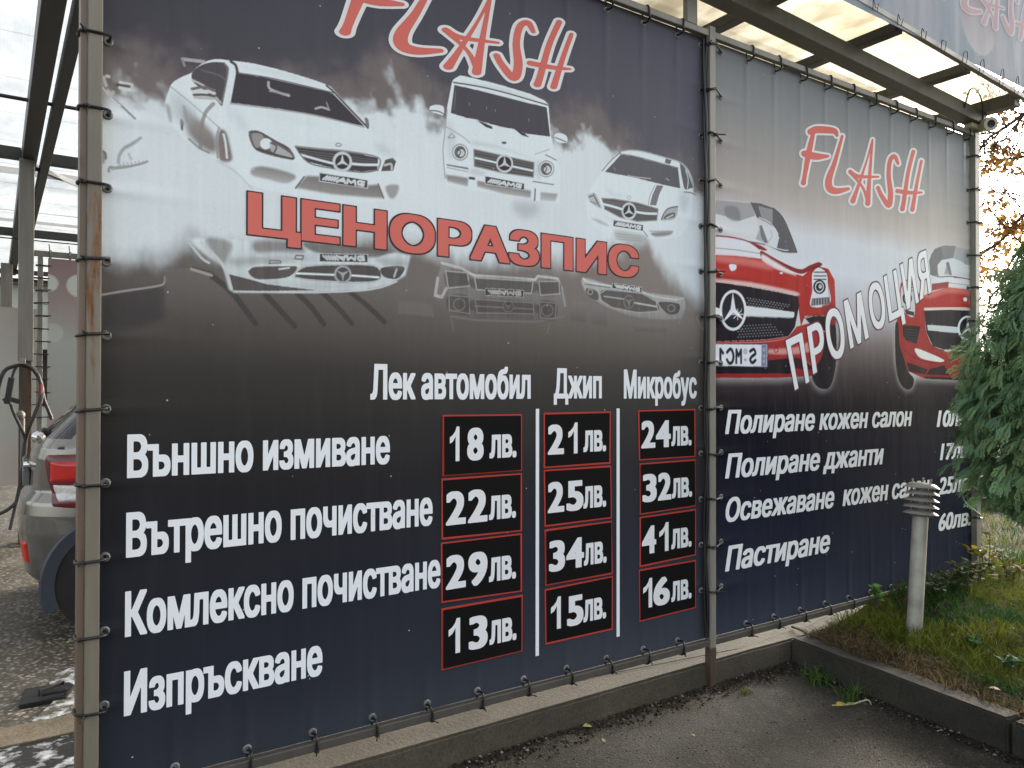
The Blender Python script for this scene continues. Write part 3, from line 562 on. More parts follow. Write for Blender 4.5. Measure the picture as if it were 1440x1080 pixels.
# ---- right banner
def right_art():
    xs = np.arange(RX0, RX1+1e-6, (RX1-RX0)/740)
    zs = np.concatenate([np.arange(BZ0, 1.50, .016), np.arange(1.50, 2.92, .004), np.arange(2.92, BZ1, .016), [BZ1]])
    jb0, jb1 = np.searchsorted(zs, [1.4999, 2.9199])
    X, Z = np.meshgrid(xs, zs)
    ax = [(1300, 210), (1300, 255), (1300, 300), (1300, 340), (1300, 375)]
    zk = np.array([BZ0, .50, .9, 1.3, 1.55, 1.63, 1.80, 1.98, 2.15, 2.45, 2.66, 2.80, 2.92, 3.10, 3.35, BZ1])
    ck = np.array([(62, 67, 80), (46, 51, 65), (34, 38, 53), (26, 28, 41), (24, 23, 32), (38, 34, 40), (78, 70, 71), (124, 114, 114), (182, 179, 186), (214, 220, 228), (208, 211, 216), (182, 176, 172), (168, 161, 156), (154, 151, 148), (138, 140, 141), (124, 128, 132)], float)  # upper greys and paler foot include reflected sky and ground
    Zw = Z+.05*(fbm(X, Z, 2.2, 1.0, 33, 4)-.5)+.02*(fbm(X, Z, 50, 3, 35, 3)-.5)
    base = np.stack([np.interp(Zw, zk, ck[:, i]) for i in range(3)], -1)
    base = base*(1+.10*np.clip((X-RX0)/(RX1-RX0), 0, 1)*sstep(2.5, 2.9, Z))[..., None]  # sheen at grazing view painted into the upper part, growing rightwards
    rgb = pr(base); ids = np.zeros(X.shape, np.int8)
    cv = Canvas(xs, zs[jb0:jb1], rgb[jb0:jb1]); cv.ids = ids[jb0:jb1]
    L = Trace(990, 240, 3.376); K = Trace(1180, 300, 3.6)
    RD = (182, 52, 48); DR = (138, 40, 42); HI = (216, 126, 120); BK = (30, 28, 38); WHT = (226, 230, 236)
    # white halo round the cars
    hal = (225, 222, 222)
    bodyL = [(40, 315), (130, 316), (210, 336), (270, 380), (330, 412), (400, 448), (460, 468), (500, 448), (545, 434), (592, 462), (620, 520), (626, 640), (626, 900), (600, 1020), (560, 1036), (525, 1012), (515, 975), (350, 985), (40, 984)]
    bodyR = [(285, 640), (296, 540), (300, 440), (312, 352), (345, 335), (400, 352), (470, 355), (580, 330), (720, 320), (720, 850), (545, 842), (430, 836), (385, 836), (370, 880), (340, 890), (304, 850), (286, 750)]
    cv.fill(L(bodyL), hal, .8, .030, False); cv.fill(K(bodyR), hal, .8, .030, False)
    # ---------------- left red car
    cv.fill(L([(40, 140), (130, 142), (225, 152), (255, 216), (250, 310), (40, 320)]), (214, 216, 220), .6, .004, False)
    cv.fill(L([(40, 138), (225, 154), (243, 214), (170, 238), (100, 216), (40, 200)]), (158, 158, 160), .95, 0, False, idn=1)
    cv.fill(L([(100, 170), (160, 176), (172, 232), (140, 238), (105, 216)]), (128, 128, 130), .8, .003)
    cv.fill(L([(220, 150), (270, 156), (330, 178), (374, 220), (410, 300), (441, 386), (372, 388), (344, 372), (357, 318), (340, 275), (300, 246), (250, 222)]), (96, 95, 98), smooth=False, idn=1)
    cv.fill(L([(258, 168), (326, 184), (326, 250), (306, 246), (272, 220)]), (150, 150, 152), .9, 0, False); cv.line(L([(330, 178), (374, 222), (410, 300), (442, 386)]), .007, (60, 58, 60)); cv.line(L([(262, 222), (316, 250), (352, 300)]), .008, (225, 226, 228), .7)
    cv.fill(L([(262, 262), (274, 258), (306, 346), (286, 342), (268, 312)]), (120, 120, 124), smooth=False); cv.fill(L([(245, 325), (266, 270), (270, 310), (284, 340)]), (165, 166, 170), .9, 0, False); cv.line(L([(300, 345), (324, 310), (316, 285)]), .006, (175, 176, 180))
    cv.fill(L([(40, 312), (130, 316), (215, 340), (270, 376), (276, 420), (150, 404), (40, 396)]), (222, 224, 230), smooth=False, idn=1)
    cv.fill(L([(40, 400), (150, 404), (276, 418), (330, 440), (400, 480), (470, 500), (520, 452), (590, 464), (620, 520), (626, 660), (560, 690), (480, 690), (460, 740), (440, 590), (350, 574), (200, 546), (40, 524)]), RD, smooth=False, idn=1, c2=(170, 48, 46))
    cv.fill(L([(270, 380), (330, 412), (400, 448), (460, 468), (500, 450), (545, 434), (560, 450), (500, 476), (460, 490), (400, 470), (330, 440), (276, 418)]), DR, idn=1)
    cv.fill(L([(278, 398), (330, 428), (400, 470), (440, 496), (380, 480), (310, 450), (276, 424)]), (236, 226, 228), .95, .003)
    cv.fill(L([(60, 400), (260, 425), (330, 470), (200, 450), (60, 430)]), HI, .75, .012)
    cv.line(L([(40, 308), (130, 316), (215, 338), (262, 372)]), .009, (160, 50, 52)); cv.line(L([(40, 366), (150, 376), (272, 394)]), .005, (150, 140, 145)); cv.fill(L([(210, 336), (262, 352), (300, 376), (270, 376)]), (150, 50, 52)); cv.line(L([(210, 336), (300, 354), (372, 384), (440, 388)]), .008, (96, 94, 98))
    cv.line(L([(292, 352), (372, 376), (400, 378)]), .005, (225, 226, 228))
    cv.line(L([(460, 500), (440, 530), (450, 600), (462, 740)]), .006, DR, .7); cv.fill(L([(40, 512), (200, 528), (350, 556), (446, 580), (440, 592), (350, 574), (200, 548), (40, 526)]), (232, 200, 198), .9, .002)
    cv.fill(L([(120, 446), (152, 448), (150, 470), (128, 474)]), WHT); cv.line(L([(362, 486), (372, 486)]), .010, WHT)
    cv.fill(L([(40, 526), (200, 548), (350, 576), (446, 596), (452, 640), (432, 742), (402, 786), (300, 802), (40, 812)]), BK, smooth=False, idn=1)
    for r in range(5):
        for k in range(15-r):
            cv.line(L([(205+14*k+7*(r % 2), 604+11*r+2.3*k), (209+14*k+7*(r % 2), 606+11*r+2.3*k)]), .005, (150, 152, 158), .9)
    for r in range(5):
        for k in range(16-r): cv.line(L([(160+14*k+7*(r % 2), 790-13*r-.8*k), (164+14*k+7*(r % 2), 791-13*r-.8*k)]), .005, (140, 142, 150), .9)
    cv.fill(L([(196, 642), (300, 654), (428, 672), (428, 692), (420, 700), (300, 696), (196, 692)]), (222, 228, 232), smooth=False, idn=1); cv.line(L([(196, 690), (300, 694), (420, 698)]), .005, (150, 155, 162)); cv.fill(L([(40, 645), (78, 655), (78, 685), (40, 680)]), (222, 228, 232), smooth=False)
    cv.fill(L(ell(138, 663, 64, 97)), (225, 230, 234), smooth=False, idn=1); cv.fill(L(ell(138, 663, 53, 84)), (40, 40, 50), smooth=False)
    for e in ((137, 578), (88, 722), (192, 712)):
        d = np.array(e)-np.array((138, 660)); nn = np.array((-d[1], d[0]))/np.hypot(*d)*12
        cv.fill(L([e, (138+nn[0], 660+nn[1]), (138-nn[0], 660-nn[1])]), (226, 230, 236), smooth=False)
    for a in range(0, 180, 45): cv.line(L([(160-26*math.cos(R(a)), 682-26*math.sin(R(a))), (160+26*math.cos(R(a)), 682+26*math.sin(R(a)))]), .004, (255, 255, 255))
    # headlight
    cv.fill(L([(512, 500), (520, 478), (545, 460), (578, 480), (590, 540), (597, 632), (508, 644), (514, 570)]), (222, 226, 232), idn=1)
    for yy in (482, 500, 516): cv.line(L([(522, yy), (580, yy)]), .008, (60, 58, 64))
    cv.fill(L(ell(548, 552, 30, 34)), (40, 38, 46), smooth=False); cv.line(L(ell(548, 552, 19, 23)+[(567, 552)]), .008, (215, 220, 226)); cv.fill(L(ell(552, 550, 8, 10)), (190, 195, 200)); cv.fill(L([(512, 606), (594, 600), (597, 632), (508, 642)]), (96, 90, 98), smooth=False)
    for k in range(6): cv.line(L([(518+13*k, 606), (518+13*k, 636)]), .004, (215, 216, 220))
    cv.line(L([(508, 520), (516, 470), (545, 456), (584, 480)]), .008, (90, 30, 34)); cv.line(L([(588, 520), (598, 636)]), .005, (110, 36, 38))
    # bumper
    cv.fill(L([(480, 702), (520, 690), (576, 690), (576, 760), (530, 760), (500, 724)]), BK, smooth=False); cv.line(L([(476, 700), (520, 686), (578, 686)]), .006, DR)
    cv.fill(L([(40, 812), (300, 803), (402, 787), (440, 740), (500, 724), (576, 770), (576, 860), (520, 975), (350, 984), (40, 984)]), (176, 56, 55), smooth=False, idn=1, c2=(150, 40, 42))
    cv.fill(L([(300, 850), (430, 840), (500, 815), (520, 850), (440, 870), (310, 868)]), (222, 160, 156), .9, .004)
    cv.fill(L([(40, 900), (300, 900), (428, 888), (444, 938), (400, 966), (350, 962), (40, 965)]), BK, smooth=False); cv.fill(L([(430, 888), (480, 905), (520, 940), (450, 940)]), BK, .9); cv.line(L([(470, 890), (520, 930), (560, 940)]), .006, (215, 100, 98))
    cv.fill(L([(500, 700), (560, 692), (592, 690), (624, 720), (628, 900), (602, 1020), (560, 1036), (526, 1012), (514, 960), (560, 880), (572, 780), (560, 720)]), (28, 24, 34), idn=1, c2=(34, 30, 40)); cv.fill(L([(560, 640), (622, 640), (624, 730), (576, 700)]), (150, 44, 46), .9, .003)
    cv.line(L([(332, 848), (345, 840), (352, 856), (338, 862), (332, 848)]), .006, (120, 40, 42)); cv.line(L([(60, 820), (300, 812), (420, 790)]), .006, (225, 130, 128), .8)
    # licence plate (the print is mirrored)
    cv.fill(L([(40, 820), (305, 821), (305, 936), (40, 931)]), (60, 58, 70), smooth=False); cv.fill(L([(40, 824), (300, 826), (299, 930), (40, 926)]), (228, 232, 240), smooth=False, idn=1); cv.fill(L([(273, 827), (298, 827), (297, 929), (272, 928)]), (128, 132, 160), smooth=False)
    ink = (46, 44, 58); l2 = lambda p, wd=.020: cv.line(L(p), wd, ink, smooth=False)
    cv.line(L([(219, 858), (236, 848), (244, 868), (228, 882), (219, 898), (230, 912), (244, 900)]), .020, ink)
    l2([(176, 912), (176, 850), (164, 880), (154, 850), (153, 912)], .018); cv.line(L([(110, 862), (122, 848), (132, 852), (140, 880), (134, 908), (120, 914), (109, 898)]), .020, ink)
    l2([(78, 910), (78, 848), (90, 866)], .020)
    cv.fill(L(ell(196, 858, 9, 13)), (196, 196, 190)); cv.line(L(ell(196, 858, 9, 13)+[(205, 858)]), .003, (140, 140, 140)); cv.fill(L(ell(196, 898, 7, 7)), (170, 172, 176))
    for yy in (850, 880, 905): cv.fill(L(ell(285, yy, 7, 9)), (165, 168, 186))
    # ---------------- right red car (mirror image, cut by the banner's edge)
    cv.fill(K([(455, 240), (468, 205), (484, 180), (530, 163), (592, 166), (576, 226), (520, 236), (498, 262), (500, 300), (505, 318), (462, 308)]), (120, 120, 122), smooth=False, idn=2)
    cv.fill(K([(590, 170), (720, 195), (720, 258), (692, 256), (640, 260), (612, 240), (578, 228)]), (172, 174, 176), .95, 0, False, idn=2); cv.fill(K([(516, 166), (590, 168), (578, 225), (530, 230)]), (140, 140, 142), .9, 0, False); cv.fill(K([(636, 190), (692, 194), (692, 256), (640, 258)]), (158, 160, 162), .8)
    cv.fill(K([(500, 262), (520, 236), (578, 228), (612, 240), (640, 260), (720, 262), (720, 330), (580, 326), (505, 316)]), (214, 218, 222), .9, 0, False)
    cv.fill(K([(540, 250), (556, 245), (571, 312), (558, 312)]), (125, 126, 130), smooth=False); cv.fill(K([(532, 308), (544, 260), (556, 310)]), (160, 162, 166), .9, 0, False)
    cv.fill(K([(470, 330), (580, 324), (720, 340), (720, 392), (690, 392), (560, 376), (540, 362), (470, 358)]), (222, 224, 230), smooth=False, idn=2)
    cv.line(K([(462, 308), (510, 322), (580, 320), (720, 346)]), .007, (90, 88, 94)); cv.line(K([(580, 324), (640, 330), (720, 352)]), .008, (160, 60, 62)); cv.line(K([(556, 352), (640, 362), (720, 374)]), .005, (160, 140, 145)); cv.fill(K([(470, 356), (556, 346), (552, 376), (470, 392)]), (150, 46, 48), .95, 0, False)
    cv.fill(K([(300, 440), (312, 352), (345, 335), (382, 350), (400, 400), (410, 420), (470, 400), (550, 374), (720, 394), (720, 486), (430, 482), (440, 600), (470, 670), (540, 700), (720, 705), (720, 850), (430, 836), (350, 800), (300, 700), (290, 560)]), (182, 54, 52), smooth=False, idn=2, c2=(150, 38, 40))
    cv.fill(K([(430, 414), (550, 376), (720, 396), (720, 420), (560, 402), (470, 428)]), HI, .7, .010); cv.fill(K([(415, 370), (460, 380), (440, 410), (412, 410)]), (236, 226, 228), .8, .006)
    cv.fill(K([(630, 428), (646, 428), (646, 444), (632, 444)]), WHT); cv.line(K([(432, 482), (560, 480), (640, 480), (720, 488)]), .012, (232, 205, 204))
    cv.fill(K([(430, 492), (560, 488), (720, 494), (720, 705), (600, 690), (530, 690), (474, 672), (442, 602)]), BK, smooth=False, idn=2); cv.line(K([(428, 492), (440, 602), (472, 672), (530, 694)]), .008, (110, 28, 32))
    cv.fill(K([(446, 564), (530, 570), (610, 576), (606, 606), (530, 600), (450, 592)]), (206, 212, 218), smooth=False, idn=2)
    cv.fill(K(ell(652, 582, 52, 64)), (222, 228, 232), smooth=False, idn=2); cv.fill(K(ell(652, 582, 42, 54)), (36, 36, 46), smooth=False)
    for e in ((652, 526), (616, 618), (690, 622)):
        d = np.array(e)-np.array((652, 582)); nn = np.array((-d[1], d[0]))/np.hypot(*d)*9
        cv.fill(K([e, (652+nn[0], 582+nn[1]), (652-nn[0], 582-nn[1])]), (226, 230, 236), smooth=False)
    cv.fill(K([(312, 400), (322, 362), (346, 340), (366, 356), (382, 410), (380, 520), (338, 508), (318, 470)]), (205, 208, 214), idn=2); cv.fill(K(ell(345, 430, 24, 32)), (46, 40, 50), smooth=False); cv.line(K(ell(345, 430, 14, 20)+[(359, 430)]), .008, (210, 214, 220)); cv.fill(K([(330, 486), (380, 500), (380, 520), (338, 510)]), (60, 50, 60), smooth=False)
    for yy in (370, 386): cv.line(K([(324, yy), (372, yy+6)]), .007, (70, 56, 62))
    cv.fill(K([(322, 566), (360, 568), (412, 572), (392, 660), (340, 645), (324, 620)]), (30, 26, 34), smooth=False)
    for r in range(5): cv.line(K([(330, 585+14*r), (395, 592+14*r)]), .003, (80, 78, 84), .8)
    cv.fill(K([(384, 684), (450, 705), (530, 742), (505, 752), (412, 732)]), (236, 232, 234)); cv.line(K([(330, 690), (400, 740), (540, 762)]), .006, (110, 28, 32)); cv.fill(K([(342, 752), (450, 790), (532, 768), (560, 820), (440, 816), (352, 800)]), (40, 26, 32), smooth=False); cv.line(K([(440, 812), (462, 775)]), .012, (160, 44, 46)); cv.fill(K([(430, 826), (720, 836), (720, 850), (440, 838)]), (40, 26, 32), smooth=False)
    cv.fill(K([(284, 570), (300, 560), (306, 660), (330, 740), (350, 800), (378, 836), (370, 880), (340, 891), (304, 850), (286, 750)]), (26, 22, 30), smooth=True, idn=2)
    rgb[jb0:jb1] = cv.rgb; ids[jb0:jb1] = cv.ids
    return xs, zs, rgb, ids

# ------------------------------------------------------------------ lettering
def text_outline(s, shear=0.0, res=6):     # the letters' closed contours as polylines (glyphs may be built of overlapping contours)
    cu = bpy.data.curves.new('t', 'FONT'); cu.body = s; cu.shear = shear
    ob = bpy.data.objects.new('t', cu); COL.objects.link(ob)
    dg = bpy.context.evaluated_depsgraph_get(); oe = ob.evaluated_get(dg); c = oe.to_curve(dg); out = []
    for sp in c.splines:
        if sp.type == 'BEZIER':
            bp = sp.bezier_points; P = []; m = len(bp)
            for i in range(m):
                a, b = bp[i], bp[(i+1) % m]; p0, p1, p2, p3 = (np.array(q[:2]) for q in (a.co, a.handle_right, b.co, b.handle_left)); p2, p3 = p3, p2
                straight = np.abs(np.cross(p3-p0, p1-p0)) < 1e-6 and np.abs(np.cross(p3-p0, p2-p0)) < 1e-6
                for t in ([0] if straight else np.linspace(0, 1, res, endpoint=False)): P.append((1-t)**3*p0+3*t*(1-t)**2*p1+3*t*t*(1-t)*p2+t**3*p3)
        else: P = [np.array(q.co[:2]) for q in sp.points]
        out.append(np.array(P))
    oe.to_curve_clear(); bpy.data.objects.remove(ob); bpy.data.curves.remove(cu)
    return out
CAP = np.concatenate(text_outline('\u041d'))[:, 1].max()
class Ink:                                 # flat ink layers collected into one mesh with several materials
    def __init__(s): s.v = []; s.f = []; s.m = []
    def add(s, P2, Fc, y, mi=0):
        b = len(s.v); s.v += [(p[0], y, p[1]) for p in P2]
        for f in Fc:
            a = 0
            for i in range(len(f)):
                p, q = P2[f[i]], P2[f[(i+1) % len(f)]]; a += p[0]*q[1]-q[0]*p[1]
            f = f if a > 0 else f[::-1]
            s.f.append(tuple(i+b for i in f)); s.m.append(mi)
    def build(s, name, mats, parent, label=None):
        me = bpy.data.meshes.new(name); me.from_pydata(s.v, [], s.f); me.update()
        o = mesh_obj(name, me, mats, parent); me.polygons.foreach_set('material_index', s.m); tag(o, label); return o
_cache = {}
def bold_geo(s, ax, ay, shear=0.0, step=.0125):
    """Bold lettering: the plain outline grown by ax sideways and ay up and down, rebuilt as one clean mesh."""
    key = (s, ax, ay, shear)
    if key in _cache: return _cache[key]
    CT = text_outline(s, shear); V = np.concatenate(CT); A = V; B = np.concatenate([np.roll(c, -1, 0) for c in CT])
    us = np.arange(V[:, 0].min()-ax-2*step, V[:, 0].max()+ax+3*step, step); vs = np.arange(V[:, 1].min()-ay-2*step, V[:, 1].max()+ay+3*step, step)
    D = np.full((len(vs), len(us)), 2.5); ins = np.zeros(D.shape, bool)
    wn = np.zeros(D.shape, int)
    for (xa, ya), (xb, yb) in zip(A, B):                     # non-zero winding, row by row
        if ya == yb: continue
        j0, j1 = np.searchsorted(vs, [min(ya, yb), max(ya, yb)])
        if j1 <= j0: continue
        xc = xa+(xb-xa)*(vs[j0:j1]-ya)/(yb-ya); k = np.searchsorted(us, xc); sg = 1 if yb > ya else -1
        for j, kk in zip(range(j0, j1), k): wn[j, :kk] += sg
    ins = wn != 0
    wx, wy = int(2.2*max(ax, .012)/step)+2, int(2.2*max(ay, .012)/step)+2; axx, ayy = max(ax, .012), max(ay, .012)
    for a, b in zip(A, B):
        n = max(2, int(np.hypot(*(b-a))/(step*.5))+1)
        for t in np.linspace(0, 1, n):
            q = a+(b-a)*t; i = int((q[0]-us[0])/step); j = int((q[1]-vs[0])/step)
            i0, i1, j0, j1 = max(i-wx, 0), i+wx+1, max(j-wy, 0), j+wy+1
            d = np.maximum(np.abs(us[i0:i1]-q[0])/axx, np.abs(vs[j0:j1, None]-q[1])/ayy)
            np.minimum(D[j0:j1, i0:i1], d, out=D[j0:j1, i0:i1])
    k = 1.0 if ax > 0 else 0.0
    D = np.where(ins, -D, D)-k
    P, Q = contour(D, us, vs, merge=True)
    _cache[key] = (P, Q, ax, ay); return _cache[key]
def put_text(ink, s, xl, xr, yc, yb, off=(.03, .016), shear=0.0, y=-.0015, mi=0, ref=None):
    V, Fc, ax, ay = bold_geo(s, *off, shear); rx_, ry_ = ref if ref else off
    V0 = np.concatenate(text_outline(s, shear)); x0, x1 = V0[:, 0].min()-rx_, V0[:, 0].max()+rx_
    if isinstance(xl, tuple): X0, Z0 = xl; X1, Zc = xr      # already in metres
    else:
        X0, Z0 = W(xl, yb); Zc = W(xl, yc)[1]; X1 = W(xr, yb)[0]
    P = np.stack([X0+(V[:, 0]-x0)/(x1-x0)*(X1-X0), Z0+(V[:, 1]+ry_)/(CAP+2*ry_)*(Zc-Z0)], -1)
    ink.add(P, Fc, y, mi)
def contour(D, us, vs, merge=False):                    # filled region D <= 0 as a clean mesh (no overlaps)
    nv, nu = D.shape; ins = D <= 0; verts = {}; V = []; Fc = []
    def vid(k, p):
        if k not in verts: verts[k] = len(V); V.append(p)
        return verts[k]
    s4 = ins[:-1, :-1]*1+ins[:-1, 1:]*1+ins[1:, 1:]*1+ins[1:, :-1]*1
    if merge:                              # full cells of a row become one long quad
        for j in range(nv-1):
            full = np.concatenate([[0], (s4[j] == 15).astype(int), [0]]); d = np.diff(full)
            for i0, i1 in zip(np.nonzero(d == 1)[0], np.nonzero(d == -1)[0]):
                Fc.append(tuple(vid(k, (us[k[1]], vs[k[0]])) for k in ((j, i0), (j, i1), (j+1, i1), (j+1, i0))))
        s4 = np.where(s4 == 15, 0, s4)
    for j, i in zip(*np.nonzero(s4)):
        c = [(j, i), (j, i+1), (j+1, i+1), (j+1, i)]; f = []
        for a in range(4):
            p, q = c[a], c[(a+1) % 4]; dp, dq = D[p], D[q]
            if dp <= 0: f.append(vid(p, (us[p[1]], vs[p[0]])))
            if (dp <= 0) != (dq <= 0):
                t = dp/(dp-dq); k = (p, q) if p < q else (q, p)
                f.append(vid(k, (us[p[1]]*(1-t)+us[q[1]]*t, vs[p[0]]*(1-t)+vs[q[0]]*t)))
        if len(f) > 2: Fc.append(tuple(f))
    return np.array(V), Fc
def strokes_sdf(strokes, border, us, vs):
    U, Vv = np.meshgrid(us, vs); D = np.full(U.shape, 99.)
    for s in strokes:
        P = cat(np.array(s, float), False, 6)
        for a, b in zip(P[:-1], P[1:]):
            d = b[:2]-a[:2]; t = np.clip(((U-a[0])*d[0]+(Vv-a[1])*d[1])/max(d@d, 1e-9), 0, 1)
            D = np.minimum(D, np.hypot(U-a[0]-t*d[0], Vv-a[1]-t*d[1])-(a[2]+(b[2]-a[2])*t)-border)
    return D
BRUSH = [[(538, 556, 13), (560, 548, 15), (600, 548, 15), (640, 554, 12), (650, 572, 6)], [(550, 562, 8), (532, 640, 12), (514, 740, 9), (508, 772, 11)], [(512, 648, 13), (560, 660, 15), (612, 659, 6)],
         [(672, 575, 6), (642, 680, 9), (616, 755, 14), (620, 795, 15), (650, 806, 13), (698, 797, 7)],
         [(800, 590, 4), (775, 680, 4), (738, 790, 7), (717, 848, 11)], [(800, 590, 4), (788, 740, 7), (780, 858, 11)], [(706, 725, 9), (740, 744, 8), (825, 746, 4)], [(706, 727, 7), (755, 785, 5), (778, 838, 8)],
         [(908, 690, 6), (893, 660, 9), (874, 678, 9), (868, 740, 9), (876, 815, 11), (868, 866, 11), (838, 825, 9), (823, 792, 8)],
         [(972, 640, 8), (950, 730, 8), (932, 850, 9), (926, 882, 10)], [(1006, 680, 6), (986, 780, 7), (968, 885, 9)], [(905, 806, 9), (960, 813, 8), (1008, 812, 4)]]
def brush_word(mapf, name, mats, parent, label, y=-.0012, step=2.0):
    us = np.arange(475, 1040, step); vs = np.arange(515, 925, step)
    ink = Ink()
    V, Fc = contour(strokes_sdf(BRUSH, 8.5, us, vs), us, vs); ink.add(np.array([mapf(*p) for p in V]), Fc, y, 0)
    V, Fc = contour(strokes_sdf(BRUSH, 0, us, vs), us, vs); ink.add(np.array([mapf(*p) for p in V]), Fc, y-.0008, 1)
    return ink.build(name, mats, parent, label)
def affine(src, dst):
    A = np.array([[x, y, 1, 0, 0, 0] for x, y in src]+[[0, 0, 0, x, y, 1] for x, y in src], float)
    b = np.array([p[0] for p in dst]+[p[1] for p in dst]); k = np.linalg.lstsq(A, b, rcond=None)[0]
    return lambda x, y: (k[0]*x+k[1]*y+k[2], k[3]*x+k[4]*y+k[5])

# ------------------------------------------------------------------ banners
def make_tie(parent, c, vertical_bar, span, y0=-.062, y1=.012):
    # a black cable tie looped round a bar, its locking head and loose tail
    mb = MB(); a, b = span; P = []; n = 22; jit = random.uniform(-.007, .007)
    for k in range(n):
        t = 2*math.pi*k/n; ca, sa = math.cos(t), math.sin(t)
        e = lambda q: math.copysign(abs(q)**.6, q)
        u = (a+b)/2+e(ca)*(b-a)/2; yy = (y0+y1)/2+e(sa)*(y1-y0)/2
        P.append((u, yy, c+jit*ca) if vertical_bar else (c+jit*ca, yy, u))
    mb.tube(P, .0052, 7, closed=True)
    h = random.choice((0.35, .5, .65)); u = a+(b-a)*h*.4
    if vertical_bar: mb.box(u-.007, u+.007, y0-.009, y0+.002, c-.006, c+.006, None, .0015); mb.tube([(u, y0-.006, c), (u-.012, y0-.03, c+random.uniform(-.01, .01))], .003, 6)
    else: mb.box(c-.006, c+.006, y0-.009, y0+.002, u-.007, u+.007, None, .0015); mb.tube([(c, y0-.006, u), (c+random.uniform(-.02, .02), y0-.028, u-.006)], .003, 6)
    mb.build('cable_tie', M['tie'], parent)
XPA, XPB, XPC, XPD = W(998.5, 500, -.05)[0], W(1006.8, 500, -.05)[0], W(1371.6, 300, -.05)[0], W(1377.6, 300, -.05)[0]
def post_tie(parent, z, xa, x0, x1, xb):   # a tie drawn from an eyelet round the front of a post
    j = [random.uniform(-.008, .008) for _ in range(4)]
    P = [(xa, .004, z), (xa+.004, -.010, z), (x0-.006, -.040, z+j[0]), (x0+.004, -.060, z+j[0]), (x1-.004, -.060, z+j[1])]
    P += [(x1+.008, -.050, z+j[1]), (xb-.006, -.012, z), (xb, .004, z)] if xb else [(x1+.007, -.050, z+j[1]), (x1+.006, -.012, z+j[1])]
    mb = MB(); mb.tube(cat(P, False, 4), .0058, 8); k = random.choice((2, 4)); p = P[k]; mb.box(p[0]-.010, p[0]+.010, p[1]-.008, p[1]+.006, p[2]-.009, p[2]+.009, None, .002)
    mb.tube([(p[0], p[1]-.004, p[2]), (p[0]+random.uniform(-.03, .04), p[1]-.03, p[2]+j[2]*2)], .0035, 6); mb.build('cable_tie', M['tie'], parent)
def make_eyelet(parent, x, z):
    mb = MB(); mb.lathe([(.0075, .001), (.0085, .0045), (.013, .0055), (.0165, .003), (.0175, 0)], (x, -.0005, z), (0, -1, 0), 16); mb.build('eyelet', M['eyelet'], parent)

left = empty('price_banner', (0, 0, 0), 'large dark vinyl banner with white cars and a price table, left of the two', 'banner')
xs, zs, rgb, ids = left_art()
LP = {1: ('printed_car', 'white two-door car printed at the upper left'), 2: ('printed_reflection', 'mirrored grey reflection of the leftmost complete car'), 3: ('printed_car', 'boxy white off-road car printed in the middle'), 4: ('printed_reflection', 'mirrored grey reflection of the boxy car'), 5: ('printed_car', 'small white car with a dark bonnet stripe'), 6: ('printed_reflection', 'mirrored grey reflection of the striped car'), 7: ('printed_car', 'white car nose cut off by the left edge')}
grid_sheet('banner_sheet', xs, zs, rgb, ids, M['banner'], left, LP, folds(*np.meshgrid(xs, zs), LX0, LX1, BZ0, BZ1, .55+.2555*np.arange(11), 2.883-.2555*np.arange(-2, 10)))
right = empty('promotion_banner', (0, 0, 0), 'large vinyl banner with two red cars, right of the two', 'banner')
xs, zs, rgb, ids = right_art()
grid_sheet('banner_sheet', xs, zs, rgb, ids, M['banner'], right, {1: ('printed_car', 'red sports car with a licence plate'), 2: ('printed_car', 'mirrored red sports car at the right edge')}, folds(*np.meshgrid(xs, zs), RX0, RX1, BZ0, BZ1, 3.687+.2555*np.arange(11), 3.365-.2555*np.arange(-1, 12)))
del rgb, ids
Z8 = lambda x, y: W(470+x/3.892, y/3.892); Z7 = lambda x, y: W(960+x/3, y/3)
pairs = [((508, 775), (105, 185)), ((615, 658), (372, 38)), ((618, 800), (362, 255)), ((700, 797), (575, 270)), ((717, 850), (617, 345)), ((780, 860), (772, 390)), ((706, 725), (592, 180)), ((825, 746), (885, 222)), ((908, 690), (1085, 190)), ((868, 868), (1000, 430)), ((822, 790), (872, 312)), ((972, 640), (1232, 110)), ((926, 882), (1110, 465)), ((1006, 680), (1308, 175)), ((968, 885), (1190, 498)), ((905, 806), (1065, 345)), ((1008, 812), (1312, 380))]
brush_word(affine([p for p, q in pairs], [Z8(*q) for p, q in pairs]), 'lettering', [M['ink_border'], M['ink_pink']], left, 'FLASH in red brush letters with white edges')
brush_word(Z7, 'lettering', [M['ink_border'], M['ink_pink']], right, 'FLASH in red brush letters with white edges')
ink = Ink()
put_text(ink, 'ЦЕНОРАЗПИС', 347, 898, 268.5, 330, (.066, .050), y=-.0012, mi=0, ref=(.055, .036))
put_text(ink, 'ЦЕНОРАЗПИС', 347, 898, 268.5, 330, (.044, .024), y=-.0020, mi=1, ref=(.055, .036))
ink.build('lettering', [M['ink_outline'], M['ink_pink']], left, 'red heading ЦЕНОРАЗПИС')
for s, xl, xr, yc, yb in (('Външно измиване', 178.5, 548, 611, 672.5), ('Вътрешно почистване', 177, 608, 721, 784.5), ('Комлексно почистване', 175.5, 619, 832, 896), ('Изпръскване', 174, 453, 944.5, 1007.5), ('Лек автомобил', 520.5, 746, 511.5, 562), ('Джип', 778.5, 846, 517.5, 560.5), ('Микробус', 877, 979.5, 519.5, 560.5)):
    ink = Ink(); put_text(ink, s, xl, xr, yc, yb, (.042, .022)); ink.build('lettering', M['ink_white'], left, 'white lettering reading '+s)
Q4 = lambda x, y: W(500+x/2.298, 490+y/2.298)
